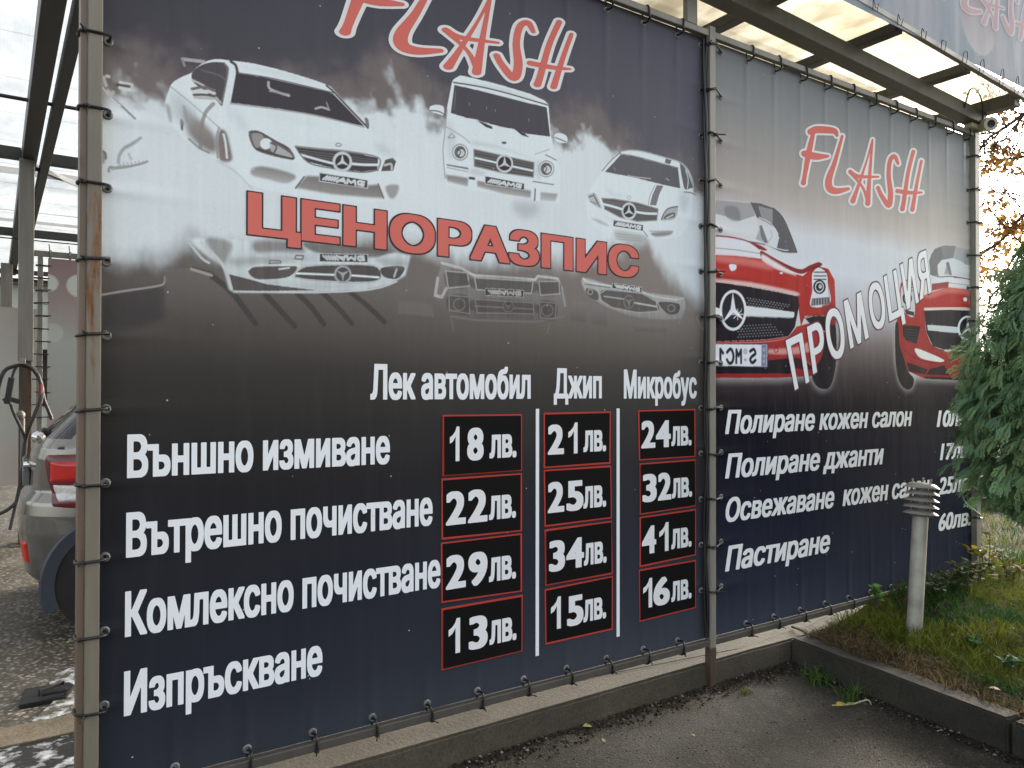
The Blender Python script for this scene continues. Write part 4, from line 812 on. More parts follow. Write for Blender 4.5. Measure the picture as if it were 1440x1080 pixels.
for xa, xb, ya, yb in ((582, 592, 195, 992), (843, 853, 194, 930)):
    ink = Ink(); a = Q4(xa, ya); b = Q4(xb, yb); ink.add([(a[0], b[1]), (b[0], b[1]), (b[0], a[1]), (a[0], a[1])], [(0, 1, 2, 3)], -.0013); ink.build('divider_line', M['ink_white'], left)
ST = [('18', [(280, 215), (537, 212), (537, 395), (280, 413)]), ('22', [(277, 420), (537, 403), (537, 590), (277, 618)]), ('29', [(275, 628), (537, 597), (537, 785), (277, 822)]), ('13', [(277, 840), (538, 795), (538, 978), (277, 1040)]),
      ('21', [(607, 208), (824, 203), (823, 372), (607, 387)]), ('25', [(607, 393), (825, 378), (827, 548), (610, 577)]), ('34', [(610, 585), (827, 557), (828, 728), (612, 767)]), ('15', [(610, 778), (830, 735), (830, 908), (613, 957)]),
      ('24', [(912, 200), (1097, 195), (1097, 350), (915, 362)]), ('32', [(917, 372), (1097, 358), (1098, 510), (917, 537)]), ('41', [(917, 545), (1099, 518), (1099, 668), (917, 707)]), ('16', [(915, 715), (1099, 683), (1099, 838), (917, 883)])]
DG_ = [((302, 333), (358, 411)), ((291, 355), (362, 425)), ((291, 355), (363, 425)), ((298, 335), (363, 424)), ((620, 672), (686, 716)), ((620, 673), (680, 735)), ((622, 674), (678, 735)), ((630, 662), (682, 735)), ((922, 967), (969, 1017)), ((924, 970), (974, 1017)), ((924, 970), (980, 1010)), ((928, 957), (961, 1014))]
for i, (num, q) in enumerate(ST):
    c = np.array([Q4(*p) for p in q]); mb = MB()           # vinyl sticker 1 mm thick, corners as in the photo, a little lifted at one edge
    vs = [(p[0], -.0012, p[1]) for p in c]+[(p[0], -.0026-(.004 if k == (i*7) % 4 and i % 3 == 0 else 0), p[1]) for k, p in enumerate(c)]
    mb.add(vs, [(4, 7, 6, 5), (0, 1, 2, 3), (0, 4, 5, 1), (1, 5, 6, 2), (2, 6, 7, 3), (3, 7, 4, 0)])
    st = mb.build('price_sticker', M['st_red'], left); tag(st, 'black price sticker with red border reading %s лв.' % num)
    ctr = c.mean(0); bw = .0065+.002*random.random(); inn = [ctr+(p-ctr)*np.array([1-bw/abs(p[0]-ctr[0]), 1-bw/abs(p[1]-ctr[1])])+np.array([random.uniform(-.002, .002), random.uniform(-.002, .002)]) for p in c]
    ink = Ink(); ink.add(inn, [(3, 2, 1, 0)], -.0072 if i % 3 == 0 else -.0031); yy = -.0078 if i % 3 == 0 else -.0037
    ink.build('sticker_field', M['st_black'], st)
    x0, x1 = c[:, 0].min(), c[:, 0].max(); z0, z1 = c[:, 1].min(), c[:, 1].max(); w_, h_ = x1-x0, z1-z0; col = i//4
    a, b_ = ((.07, .50), (.06, .58), (.06, .54))[col]; d0, d1 = ((.58, .92), (.58, .92), (.56, .92))[col]
    zb = z0+.235*h_; ink = Ink(); ym = (q[0][1]+q[2][1])/2
    for ch, (ua, ub) in zip(num, DG_[i]):
        X0, X1 = Q4(ua, ym)[0], Q4(ub, ym)[0]
        if ch == '1':                      # a one with its flag
            P = np.array([(.60, 0), (1, 0), (1, 1), (.70, 1), (.55, .86), (.30, .76), (0, .69), (0, .51), (.32, .57), (.60, .72)]); ink.add([(X0+u*(X1-X0), zb+v*.57*h_) for u, v in P], [(0, 1, 2, 3, 4, 9), (4, 5, 8, 9), (5, 6, 7, 8)], yy)
        else: put_text(ink, ch, (X0, zb), (X1, zb+.57*h_), 0, 0, (.045, .026), y=yy)
    (la, lb) = ((430, 517), (735, 808), (1019, 1084))[col]
    put_text(ink, 'лв.', (Q4(la, ym)[0], zb+.015*h_), (Q4(lb, ym)[0], zb+.54*h_), 0, 0, (.045, .024), y=yy)
    ink.build('price_lettering', M['st_white'], st)
Q5 = lambda x, y: (1000+x/3.086, 550+y/3.086)
def q5text(s, l, r, t, b, off=(.040, .018), name='lettering'):
    (xl, yc), (_, yb), (xr, _) = Q5(l, t), Q5(l, b), Q5(r, t)
    ink = Ink(); put_text(ink, s, xl, xr, yc, yb, off, .22); ink.build(name, M['ink_white'], right, 'white italic lettering reading '+s)
for a in (('Полиране кожен салон', 60, 872, 82, 187), ('Полиране джанти', 60, 749, 272, 380), ('Освежаване  кожен салон', 62, 948, 464, 570), ('Пастиране', 60, 516, 674, 784), ('10лв.', 978, 1120, 80, 156), ('17лв.', 992, 1124, 224, 300), ('25лв.', 986, 1126, 372, 450), ('60лв.', 986, 1126, 530, 608)): q5text(*a)
PQ = [('П', [(1104, 478.5), (1127.7, 466.6), (1138, 537), (1117.4, 549.5)]), ('Р', [(1134, 459.5), (1155, 449), (1163.5, 514), (1143, 527)]), ('О', [(1157, 437), (1183, 430), (1190.5, 502), (1166, 508)]), ('М', [(1185.5, 423.6), (1210.5, 409.7), (1221.7, 475), (1195.3, 491.7)]), ('О', [(1218, 401), (1240, 393), (1247.5, 459.7), (1226, 466)]), ('Ц', [(1242, 389), (1262, 377), (1273.5, 455), (1252, 466)]), ('И', [(1265, 372), (1282.5, 362), (1292, 425), (1275, 436)]), ('Я', [(1288, 357), (1302, 351), (1310, 411), (1293, 423)])]
ink = Ink()
for ch, q in PQ:
    q = np.array(q, float); Vb = bold_geo(ch, .036, .02)[0]; lo, hi = Vb.min(0), Vb.max(0)
    for off, yy, mi in (((.052, .036), -.0012, 0), ((.03, .014), -.0020, 1)):
        V, Fc = bold_geo(ch, *off)[:2]; t = (V-lo)/(hi-lo); u, v = t[:, :1], 1-t[:, 1:]
        px = (q[0]*(1-u)+q[1]*u)*(1-v)+(q[3]*(1-u)+q[2]*u)*v
        ink.add(np.array([W(*p) for p in px]), Fc, yy, mi)
ink.build('lettering', [M['ink_outline2'], M['ink_white']], right, 'ПРОМОЦИЯ in white letters climbing to the right')

P_ = .2555
for k in range(13):
    z = 2.883-P_*(k-2)
    if BZ0+.04 < z < BZ1-.02: make_eyelet(left, LX0+.018, z); make_tie(left, z, True, (.228, LX0+.022))
    z = 3.365-P_*(k-1)
    if BZ0+.04 < z < BZ1-.02: make_eyelet(left, LX1-.062, z); make_eyelet(right, RX0+.045, z); post_tie(left, z, LX1-.062, XPA, XPB, RX0+.045)
    z = 3.50-P_*k
    if BZ0+.04 < z < BZ1-.02: make_eyelet(right, RX1-.125, z); post_tie(right, z, RX1-.125, XPC, XPD, None)
for k in range(12):
    x = .55+.2555*k
    if x < LX1-.08:
        make_eyelet(left, x, BZ0+.028); make_tie(left, x, False, (.243, BZ0+.030), -.052, .002); make_eyelet(left, x, BZ1-.042); make_tie(left, x, False, (BZ1-.044, 3.706), -.052, .002)
    x = 3.667+.2555*k
    if x < RX1-.05: make_eyelet(right, x, BZ0+.028); make_tie(right, x, False, (.243, BZ0+.030), -.052, .002); make_eyelet(right, x+.02, BZ1-.044); make_tie(right, x+.02, False, (BZ1-.046, 3.706), -.052, .002)

# ------------------------------------------------------------------ steel frame the banners are tied to
fr = empty('banner_frame', (0, 0, 0), 'weathered steel frame of three posts and rails carrying both banners', 'frame')
mb = MB(); mb.box(.255, .300, -.058, -.006, 0, 3.95, None, .004); mb.build('post', M['frame_rust'], fr)
mb = MB(); mb.box(.234, .2535, -.050, -.044, 0, 3.95, None, .001); mb.box(.234, .240, -.0438, .03, 0, 3.95, None, .001); mb.build('edge_angle', M['edge_steel'], fr)
xa = W(998.5, 500, -.05)[0]; xb = W(1006.8, 500, -.05)[0]
mb = MB(); mb.box(xa, xb, -.052, -.010, -.02, .24, None, .003); mb.build('post', M['rusty'], fr)
mb = MB(); mb.box(xa+.001, xb-.001, -.051, -.011, .2402, 3.72, None, .003); mb.build('post', M['frame'], fr)
xc = W(1371.6, 300, -.05)[0]; xd = W(1377.6, 300, -.05)[0]
mb = MB(); mb.box(xc, xd, -.052, -.010, 0, 3.72, None, .003); mb.build('post', M['frame'], fr)
mb = MB(); mb.box(.301, xa-.001, -.046, -.012, .250, .286, None, .004); mb.build('bottom_rail', M['dark_rail'], fr)
mb = MB(); mb.box(xb+.001, xc-.001, -.046, -.012, .250, .286, None, .004); mb.build('bottom_rail', M['dark_rail'], fr)
mb = MB(); mb.box(.301, xa-.001, -.046, -.012, 3.662, 3.698, None, .004); mb.build('top_rail', M['frame'], fr)
mb = MB(); mb.box(xb+.001, xc-.001, -.046, -.012, 3.662, 3.698, None, .004); mb.build('top_rail', M['frame'], fr)
for ph in (0, 2.1):                        # slack black cord threaded down beside the middle post
    mb = MB(); P = [(xa-.012+.006*math.sin(z*5+ph), -.030+.008*math.cos(z*7+ph), z) for z in np.linspace(.30, 3.66, 60)]; mb.tube(P, .0085, 7); mb.build('cord', M['tie'], fr)
mb = MB()                                  # bent wire hook at the right post
P = [W(1374, 692, -.03), W(1361, 681, -.06), W(1355, 688, -.06), W(1357, 705, -.06), W(1374, 724, -.03)]
mb.tube(cat([(p[0], -.055, p[1]) for p in P], False, 5), .006, 8); mb.build('wire_hook', M['eyelet'], fr)

# ------------------------------------------------------------------ canopy over the banners
ca = empty('entrance_canopy', (0, 0, 0), 'steel canopy with cream translucent roof sheets above the banners', 'canopy')
zbm = lambda X: 3.872-.0447*(X-3.26)
zr = lambda X: 4.005-.0587*(X-3.88)
mb = MB(); mb.bar((.24, -.055, zbm(.24)+.05), (6.36, -.055, zbm(6.36)+.05), .11, .10); mb.build('main_beam', M['roof_steel'], ca)
RXS = [.40, 1.26, 2.13, 3.005, 3.88, 4.756, 5.63]
for X in RXS:
    mb = MB(); mb.box(X-.04, X+.04, -.325, 1.25, zr(X)-.002, zr(X)+.06, None, .003); mb.build('rafter', M['dark_steel'] if X < 5 else M['roof_steel'], ca)
mb = MB(); mb.box(6.33, 6.42, -.325, 1.25, zr(6.36)-.04, zr(6.36)+.06, None, .003); mb.build('rafter', M['roof_steel'], ca)
mb = MB(); mb.bar((.3, -.345, zr(.3)+.03), (6.75, -.345, zr(6.75)+.03), .034, .034); mb.build('front_rail', M['frame'], ca)
mb = MB(); mb.bar((.3, 1.27, zr(.3)+.03), (6.42, 1.27, zr(6.42)+.03), .034, .06); mb.build('back_rail', M['dark_steel'], ca)
xe = RXS+[6.375]
for a, b in zip(xe[:-1], xe[1:]):
    mb = MB(); vs = [(x, y, zr(x)+h) for h in (.064, .072) for x, y in ((a+.004, -.315), (b-.004, -.315), (b-.004, 1.24), (a+.004, 1.24))]
    mb.add(vs, [(3, 2, 1, 0), (4, 5, 6, 7), (0, 1, 5, 4), (1, 2, 6, 5), (2, 3, 7, 6), (3, 0, 4, 7)]); mb.build('roof_sheet', M['polycarb'], ca)
mb = MB(); s0 = W(964, 20, -.03)[0]; s1 = W(978, 20, -.03)[0]; mb.box(s0, s1, -.045, -.011, 3.7, zbm(s0)+.002, None, .002); mb.build('strut', M['frame'], ca)
mb = MB(); mb.box(6.20, 6.34, -.085, -.02, 3.7, zbm(6.3)-.001, None, .004); mb.box(6.345, 6.40, -.10, -.01, 3.70, 3.86, None, .004); mb.build('bracket', M['cream'], ca)
fa = empty('fascia_banner', (0, 0, 0), 'faded blue grey vinyl banner hung above the canopy rail', 'banner')
FY = -.358
pA, pB = W(1240, 27, FY), W(1440, 124, FY)
zf = lambda X: pA[1]+(pB[1]-pA[1])*(X-pA[0])/(pB[0]-pA[0])
xs = np.arange(.3, 7.4, .012); ts = np.linspace(0, 1, 84); X, T = np.meshgrid(xs, ts); Z = zf(X)+T*1.15
n = fbm(X, Z, 1.6, 1.1, 51, 4); n2 = fbm(X, Z, 14, .8, 53, 4)
rgb = np.array([138, 146, 155.])+(n[..., None]-.5)*np.array([70, 40, 26.])+(n2[..., None]-.5)*22
zc = W(1377, 46, FY); zl = W(1377, 77, FY); rx = (W(1402.5, 46, FY)[0]-W(1348.5, 46, FY)[0])/2
e = np.hypot((X-zc[0])/rx, (Z-zc[1]-.16)/(zc[1]+.16-zl[1])); ea = sstep(1.01, .985, e)[..., None]; tt = np.clip((zc[1]+.25-Z)/.5, 0, 1)[..., None]
rgb = rgb*(1-ea)+(np.array([146, 140, 146])*(1-tt)+np.array([182, 180, 182])*tt)*ea
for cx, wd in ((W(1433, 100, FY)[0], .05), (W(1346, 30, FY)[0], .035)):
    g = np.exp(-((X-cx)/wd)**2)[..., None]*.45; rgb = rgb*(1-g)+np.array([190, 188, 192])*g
V = np.stack([X, np.full_like(X, FY), Z], -1).reshape(-1, 3); i = np.arange(X.size).reshape(X.shape)
me = fast_mesh('fascia_sheet', V, np.stack([i[:-1, :-1], i[:-1, 1:], i[1:, 1:], i[1:, :-1]], -1).reshape(-1, 4)); set_col(me, pr(rgb.reshape(-1, 3))); mesh_obj('fascia_sheet', me, M['banner'], fa)
F1 = lambda x, y: W(1240+x/7.2, y/7.2, FY)
fp = [((618, 800), (862, 70)), ((700, 797), (990, 105)), ((717, 850), (1022, 240)), ((780, 860), (1132, 275)), ((825, 746), (1222, 62)), ((868, 868), (1318, 365)), ((822, 790), (1228, 175)), ((706, 725), (1010, 15)), ((905, 806), (1370, 230)), ((926, 882), (1400, 380))]
brush_word(affine([p for p, q in fp], [F1(*q) for p, q in fp]), 'lettering', [M['fade_border'], M['fade_pink']], fa, 'faded pink FLASH lettering', y=FY-.0015, step=3)
for k in range(24):
    X = .5+.262*k+random.uniform(-.02, .02); zz = zf(X); rl = zr(X)+.03; mb = MB()
    mb.tube(cat([(X-.02, -.366, rl-.03), (X-.028, -.376, rl+.03), (X-.014, -.381, zz+.035), (X+.012, -.379, zz+.045), (X+.026, -.376, rl+.02), (X+.022, -.369, rl-.022)], False, 5), .0026, 6); mb.build('wire_hook', M['dark_steel'], fa)
mb = MB(); mb.tube(cat([(6.02, -.115, 3.80), (6.06, -.13, 3.93), (6.16, -.13, 3.96), (6.27, -.12, 3.90), (6.31, -.11, 3.76)], False, 6), .006, 8); o = mb.build('cable', M['rubber'], ca)
# security camera on the end of the beam
cx, cz = W(1381, 178, -.1); cc = empty('security_camera', (cx, -.1, cz), 'small cream security camera under the canopy end', 'camera')
mb = MB(); d = Vector((-.55, -.8, -.18)).normalized(); c0 = Vector((cx+.05, -.06, cz+.02))
mb.lathe([(0, 0), (.04, .002), (.046, .02), (.048, .12), (.053, .125), (.053, .148), (.030, .150)], c0, d, 28); mb.build('housing', M['cream'], cc)
mb = MB(); mb.lathe([(.030, 0), (.028, .004), (.02, .003), (0, .002)], c0+d*.1505, d, 24); mb.build('lens', M['lens'], cc)
mb = MB(); mb.box(cx-.03, cx+.10, -.02, .02, cz-.06, cz+.12, None, .006); mb.tube([(cx+.05, 0, cz+.06), c0+d*.03], .018, 12); mb.build('mount', M['cream'], cc)

# ------------------------------------------------------------------ ground, plinth, kerb, lawn
def mat_asphalt():
    m, n, b = nodes_of('wet_dark_asphalt'); v = coords(n)
    big = noise(n, v, 1.15, 8, .66); mid = noise(n, v, 7, 6, .7); fine = noise(n, v, 95, 4, .6)
    c = ramp(n, big, [(.32, (.021, .018, .0115)), (.52, (.050, .043, .030)), (.70, (.105, .093, .068))])
    c = mix(n, .75, c, ramp(n, mid, [(.3, (.25, .25, .25)), (.7, (.62, .61, .6))]), 'OVERLAY')
    c = mix(n, .95, c, ramp(n, fine, [(.3, (.05, .05, .05)), (.5, (.5, .5, .5)), (.7, (.97, .95, .92))]), 'OVERLAY')
    vo = nd(n, 'ShaderNodeTexVoronoi'); vo.inputs['Scale'].default_value = 110; n.links.new(v, vo.inputs['Vector'])
    st = ramp(n, vo.outputs['Color'], [(.86, (0, 0, 0)), (.90, (.7, .7, .7))]); c = mix(n, st, c, (.13, .12, .10))
    n.links.new(c, b.inputs['Base Color']); n.links.new(ramp(n, mid, [(.3, (.55,)*3), (.7, (.85,)*3)]), b.inputs['Roughness'])
    b.inputs['Specular IOR Level'].default_value = .35
    h = mix(n, .5, fine, vo.outputs['Distance']); bump(n, b, h, .75, .006); return m
def mat_bay():
    m, n, b = nodes_of('wet_exposed_aggregate'); v = coords(n); vs = coords(n, (1, 1.25, 1))
    vo = nd(n, 'ShaderNodeTexVoronoi'); vo.inputs['Scale'].default_value = 34; n.links.new(vs, vo.inputs['Vector'])
    big = noise(n, v, 1.3, 5, .6)
    c = ramp(n, vo.outputs['Color'], [(.15, (.075, .064, .046)), (.5, (.20, .175, .13)), (.9, (.42, .385, .32))])
    c = mix(n, ramp(n, vo.outputs['Distance'], [(.25, (0, 0, 0)), (.5, (.92, .92, .92))]), c, (.035, .03, .022))
    c = mix(n, ramp(n, big, [(.45, (0, 0, 0)), (.72, (.5, .5, .5))]), c, (.12, .105, .08))
    n.links.new(c, b.inputs['Base Color']); n.links.new(ramp(n, big, [(.35, (.30,)*3), (.65, (.75,)*3)]), b.inputs['Roughness'])
    bump(n, b, vo.outputs['Distance'], -.8, .008); return m
def mat_concrete(name, a, c, stain=.5):
    m, n, b = nodes_of(name); v = coords(n); vs = coords(n, (1.2, 1.2, 3))
    k = ramp(n, noise(n, v, 2.2, 7, .65), [(.3, a), (.72, c)]); k = mix(n, .7, k, ramp(n, noise(n, v, 80, 3), [(.3, (.25,)*3), (.7, (.72,)*3)]), 'OVERLAY')
    k = mix(n, mix(n, stain, (0, 0, 0), ramp(n, noise(n, vs, 3.1, 6, .7), [(.45, (0, 0, 0)), (.7, (1, 1, 1))])), k, (.045, .042, .03))
    n.links.new(k, b.inputs['Base Color']); b.inputs['Roughness'].default_value = .88; bump(n, b, noise(n, v, 45, 6, .7), .5, .01); return m
def mat_soil():
    m, n, b = nodes_of('soil_and_turf'); v = coords(n)
    k = ramp(n, noise(n, v, 5, 7, .65), [(.3, (.030, .024, .014)), (.5, (.062, .048, .026)), (.7, (.055, .062, .020))])
    n.links.new(k, b.inputs['Base Color']); b.inputs['Roughness'].default_value = .95; bump(n, b, noise(n, v, 60, 5, .7), .9, .02); return m
def mat_attr(name, rough=.6, trans=.0, spec=.3):
    m, n, b = nodes_of(name); a = nd(n, 'ShaderNodeVertexColor', layer_name='Col'); n.links.new(a.outputs['Color'], b.inputs['Base Color'])
    b.inputs['Roughness'].default_value = rough; b.inputs['Specular IOR Level'].default_value = spec
    if trans:
        t = nd(n, 'ShaderNodeBsdfTranslucent'); n.links.new(a.outputs['Color'], t.inputs['Color']); x = nd(n, 'ShaderNodeMixShader'); x.inputs[0].default_value = trans
        n.links.new(b.outputs[0], x.inputs[1]); n.links.new(t.outputs[0], x.inputs[2]); n.links.new(x.outputs[0], n.nodes['Material Output'].inputs['Surface'])
    return m
M['asphalt'] = mat_asphalt(); M['bay'] = mat_bay(); M['plinth'] = mat_concrete('plinth_concrete', (.036, .030, .019), (.100, .084, .056), .55); M['kerb'] = mat_concrete('dark_kerb_concrete', (.017, .0150, .0095), (.050, .044, .031), .6)
M['soil'] = mat_soil(); M['blade'] = mat_attr('grass_blades', .75, .3, .08); M['leaf'] = mat_attr('leaf_surface', .75, .3, .12); M['needle'] = mat_attr('conifer_sprays', .6, .15)
def struct(o): o['kind'] = 'structure'; return o
# far ground: one sheet to the horizon; the forecourt, the wash-bay floor and the lawn lie above it
mb = MB(); N = 40; g = np.concatenate([-np.geomspace(900, 8, 12), np.linspace(-6, 6, 9), np.geomspace(8, 900, 12)])
vs = [(x, y, -.012) for x in g for y in g]; n_ = len(g); mb.add(vs, [(i*n_+j, (i+1)*n_+j, (i+1)*n_+j+1, i*n_+j+1) for i in range(n_-1) for j in range(n_-1)]); struct(mb.build('ground', simple('far_dull_ground', (.10, .095, .075), .9, var=.35, scale=.4)))
xs = np.linspace(-7, 9, 321); ys = np.linspace(-8, .03, 161); X, Y = np.meshgrid(xs, ys)
Z = .012*(fbm(X, Y, .8, .8, 61, 4)-.5)+.035*np.exp(-((Y+.02)/.10)**2)*fbm(X, Y, 6, 6, 62, 3)*(X > -1); V = np.stack([X, Y, Z], -1).reshape(-1, 3); i = np.arange(X.size).reshape(X.shape)
quads = lambda i: np.stack([i[:-1, :-1], i[:-1, 1:], i[1:, 1:], i[1:, :-1]], -1).reshape(-1, 4)
struct(mesh_obj('forecourt', fast_mesh('forecourt', V, quads(i), True), M['asphalt']))
mb = MB(); mb.add([(-9, .17, 0), (7.5, .17, 0), (7.5, 26, 0), (-9, 26, 0)], [(0, 1, 2, 3)]); struct(mb.build('wash_bay_floor', M['bay']))
# concrete plinth under the banners
KX0 = 4.03
def slab(name, pts, z0, z1, mat, parent=None, bev=.012, sub=.12):
    bm = bmesh.new(); f = bm.faces.new([bm.verts.new((x, y, z0)) for x, y in pts]); r = bmesh.ops.extrude_face_region(bm, geom=[f])
    for v in r['geom']:
        if isinstance(v, bmesh.types.BMVert): v.co.z = z1
    bmesh.ops.recalc_face_normals(bm, faces=bm.faces); bmesh.ops.bevel(bm, geom=bm.edges[:], offset=bev, segments=2, affect='EDGES')
    bmesh.ops.triangulate(bm, faces=[f for f in bm.faces if len(f.verts) > 4])
    for _ in range(5):
        es = [e for e in bm.edges if e.calc_length() > sub*2]
        if not es: break
        bmesh.ops.subdivide_edges(bm, edges=es, cuts=1)
    for v in bm.verts:
        p = v.co; k = fbm(np.array([p.x+p.z]), np.array([p.y*1.3-p.z]), 9, 9, 71, 4)[0]-.5; v.co += Vector((.5, .5, 1))*k*.010
    me = bpy.data.meshes.new(name); bm.to_mesh(me); bm.free(); return mesh_obj(name, me, mat, parent)
o = slab('concrete_plinth', [(-.6, -.022), (4.02, -.022), (6.6, -.022), (6.6, .60), (-.6, .60)], -.05, .152, M['plinth']); tag(o, 'long low concrete plinth running beneath both banners', 'plinth')
KD = Vector((-.152, -1.13, 0)).normalized(); KN = Vector((-KD.y, KD.x, 0))*1.0
if KN.x < 0: KN = -KN
k0 = Vector((4.055, -.026, 0)); k1 = k0+KD*1.30; 
def kq(a, b, w_): return [(a.x, a.y), (b.x, b.y), ((b+KN*w_).x, (b+KN*w_).y), ((a+KN*w_).x, (a+KN*w_).y)]
o = slab('concrete_kerb', kq(k0, k1, .13), -.05, .165, M['kerb'], bev=.01); tag(o, 'dark concrete kerb piece meeting the plinth at the corner', 'kerb', 'kerb pieces along the lawn')
k2 = k1+KD*.012; k3 = k2+KD*2.6
o = slab('concrete_kerb', kq(k2, k3, .13), -.05, .160, M['kerb'], bev=.016); tag(o, 'rounded concrete kerb piece nearest the camera, with a pale scraped patch', 'kerb', 'kerb pieces along the lawn')
# lawn
def lawn_h(x, y):
    return .140+.10*sstep(0, 1.1, x-4.2)+.05*sstep(-1.4, -.1, y)*sstep(4.3, 5.2, x)+.05*(fbm(np.asarray(x, float), np.asarray(y, float), 2.2, 2.2, 81, 4)-.5)+.012*(fbm(np.asarray(x, float), np.asarray(y, float), 11, 11, 83, 3)-.5)
def kx(y): return 4.055+.1345*(y+.026)     # x of the kerb's face at y
ts = np.concatenate([np.linspace(0, 3, 90), np.linspace(3.1, 12, 50)]); ys = np.concatenate([np.linspace(-4, .0, 120), np.linspace(.1, 9, 60)]); T, Y = np.meshgrid(ts, ys)
X = np.where(Y < 0, kx(Y)+.12, 4.19)+T; Z = lawn_h(X, Y)
Z = np.where((Y >= -.03) & (X < 6.5), .0, Z)+0
V = np.stack([X, Y, Z], -1).reshape(-1, 3); keep = quads(np.arange(X.size).reshape(X.shape)); cx_ = V[keep].mean(1); keep = keep[~((cx_[:, 1] > -.02) & (cx_[:, 0] < 6.55))]
struct(mesh_obj('lawn_soil', fast_mesh('lawn_soil', V, keep, True), M['soil']))
def blades(name, X, Y, Zb, H, Wd, Cc, lean, label, mat, droop=.35):
    n = len(X); a = RNG.random(n)*2*np.pi; b = RNG.random(n)*2*np.pi; L = lean*(.3+RNG.random(n))
    dx, dy = np.cos(b)*L*H, np.sin(b)*L*H; wx, wy = np.cos(a)*Wd/2, np.sin(a)*Wd/2
    V = np.empty((n, 7, 3)); lev = [(0, 1, 0, 0), (.45, .8, .25, 0), (.8, .5, .65, -.02)]
    for k, (h, ww, d, q) in enumerate(lev):
        for s, sg in enumerate((-1, 1)):
            V[:, 2*k+s, 0] = X+sg*wx*ww+dx*d; V[:, 2*k+s, 1] = Y+sg*wy*ww+dy*d; V[:, 2*k+s, 2] = Zb-.01*(k == 0)+H*h*(1-droop*L*h)
    V[:, 6, 0] = X+dx; V[:, 6, 1] = Y+dy; V[:, 6, 2] = Zb+H*(1-droop*L*1.2)
    i = np.arange(n)[:, None]*7; Q = np.concatenate([i+np.array([0, 1, 3, 2]), i+np.array([2, 3, 5, 4])]); Tt = i+np.array([4, 5, 6])
    me = fast_mesh(name, V.reshape(-1, 3), [Q.astype(np.int32), Tt.astype(np.int32)]); set_col(me, np.repeat(Cc, 7, 0)); o = mesh_obj(name, me, mat); return o
n = 60000; y = -3.6+RNG.random(n)*3.58; t = RNG.random(n)**1.5*4.2; x = kx(y)+.10+t
far = RNG.random(26000); xb_ = 6.4+RNG.random(26000)*5; yb_ = -2+RNG.random(26000)*7; x = np.concatenate([x, xb_]); y = np.concatenate([y, yb_])
d = x-kx(y)-.10
dens = .25+1.3*sstep(.06, .42, d-.35*(fbm(x, y, 3, 3, 91, 3)-.5)+.3*sstep(-1.0, -2.2, y)); dens *= (.5+1.0*fbm(x, y, 4, 4, 92, 3))
kp = (RNG.random(len(x)) < dens) & ~((y > -.05) & (x < 6.6)); x, y, d = x[kp], y[kp], d[kp]
dry = fbm(x, y, 3.5, 3.5, 95, 4); straw = (dry+.45*np.exp(-(d/.28)**2)+.15*(RNG.random(len(x))-.5) > .68); yel = fbm(x, y, 1.7, 1.7, 97, 3) > .52
c = np.where(straw[:, None], np.array([.15, .115, .055]), np.where(yel[:, None], np.array([.13, .16, .018]), np.array([.038, .095, .02])))*(.55+.8*RNG.random((len(x), 1)))
H = (.045+.075*RNG.random(len(x)))*(.6+.8*fbm(x, y, 5, 5, 98, 2)); o = blades('grass', x, y, lawn_h(x, y), H, .0035+.003*RNG.random(len(x)), c, 1.0, None, M['blade']); o['kind'] = 'stuff'; tag(o, 'short patchy green and straw coloured grass on the lawn', 'grass')
# moss cushions by the kerb
n = 9000; cs = np.array([Zp(1352, 948, .17), Zp(1330, 940, .17), Zp(1415, 985, .17), Zp(1368, 955, .17)]); w_ = RNG.integers(0, 4, n); x = cs[w_, 0]+RNG.normal(0, .055, n); y = cs[w_, 1]+RNG.normal(0, .045, n)
c = np.array([.13, .15, .012])*(.6+.7*RNG.random((n, 1))); o = blades('moss', x, y, lawn_h(x, y)+.012*np.exp(-((x-cs[w_, 0])**2+(y-cs[w_, 1])**2)/.006), .012+.02*RNG.random(n), np.full(n, .004), c, .8, None, M['blade']); o['kind'] = 'stuff'; tag(o, 'bright yellow green moss along the kerb', 'moss')
# dry straw and litter on the bare soil
n = 5200; y = -1.9*RNG.random(n)**1.2; d = np.abs(RNG.normal(.12, .14, n))+.03; x = kx(y)+.09+d; kp = y < -.04; x, y = x[kp], y[kp]; n = len(x)
c = np.where(RNG.random((n, 1)) < .55, np.array([.12, .088, .05]), np.array([.045, .03, .018]))*(.5+.9*RNG.random((n, 1))); o = blades('dry_straw', x, y, np.maximum(lawn_h(x, y), .0)+.004, .02+.05*RNG.random(n), .003+.003*RNG.random(n), c, 2.2, None, M['blade'], .12); o['kind'] = 'stuff'; tag(o, 'dry brown straw over the bare soil behind the kerb', 'straw')
# dirt, grit and dead leaves gathered at the foot of the plinth and kerb
n = 5200; s_ = RNG.random(n); along = RNG.random(n) < .72
x = np.where(along, .6+3.5*s_**.8, kx(-1.5*s_)-np.abs(RNG.normal(0, .05, n))-.01); y = np.where(along, -.035-np.abs(RNG.normal(0, .06, n))*(.4+1.2*fbm(x, x*0, 2.2, 1, 99, 2)), -.05-1.5*s_)
far_ = RNG.random(n) < .22; x = np.where(far_, .4+3.4*RNG.random(n), x); y = np.where(far_, -.1-1.6*RNG.random(n)**1.3, y); sz = (.004+.010*RNG.random(n)**3)*np.where(far_, .6, 1); c = np.where(RNG.random((n, 1)) < .9, np.array([.045, .038, .028]), np.array([.26, .24, .2]))*(.5+.9*RNG.random((n, 1)))
an = RNG.random(n)*6.28; tl = RNG.normal(0, .5, n); V = np.zeros((n, 6, 3)); O = np.array([[1, 0, 0], [0, .7, 0], [-1, 0, 0], [0, -.7, 0], [0, 0, .6], [0, 0, -.6]])
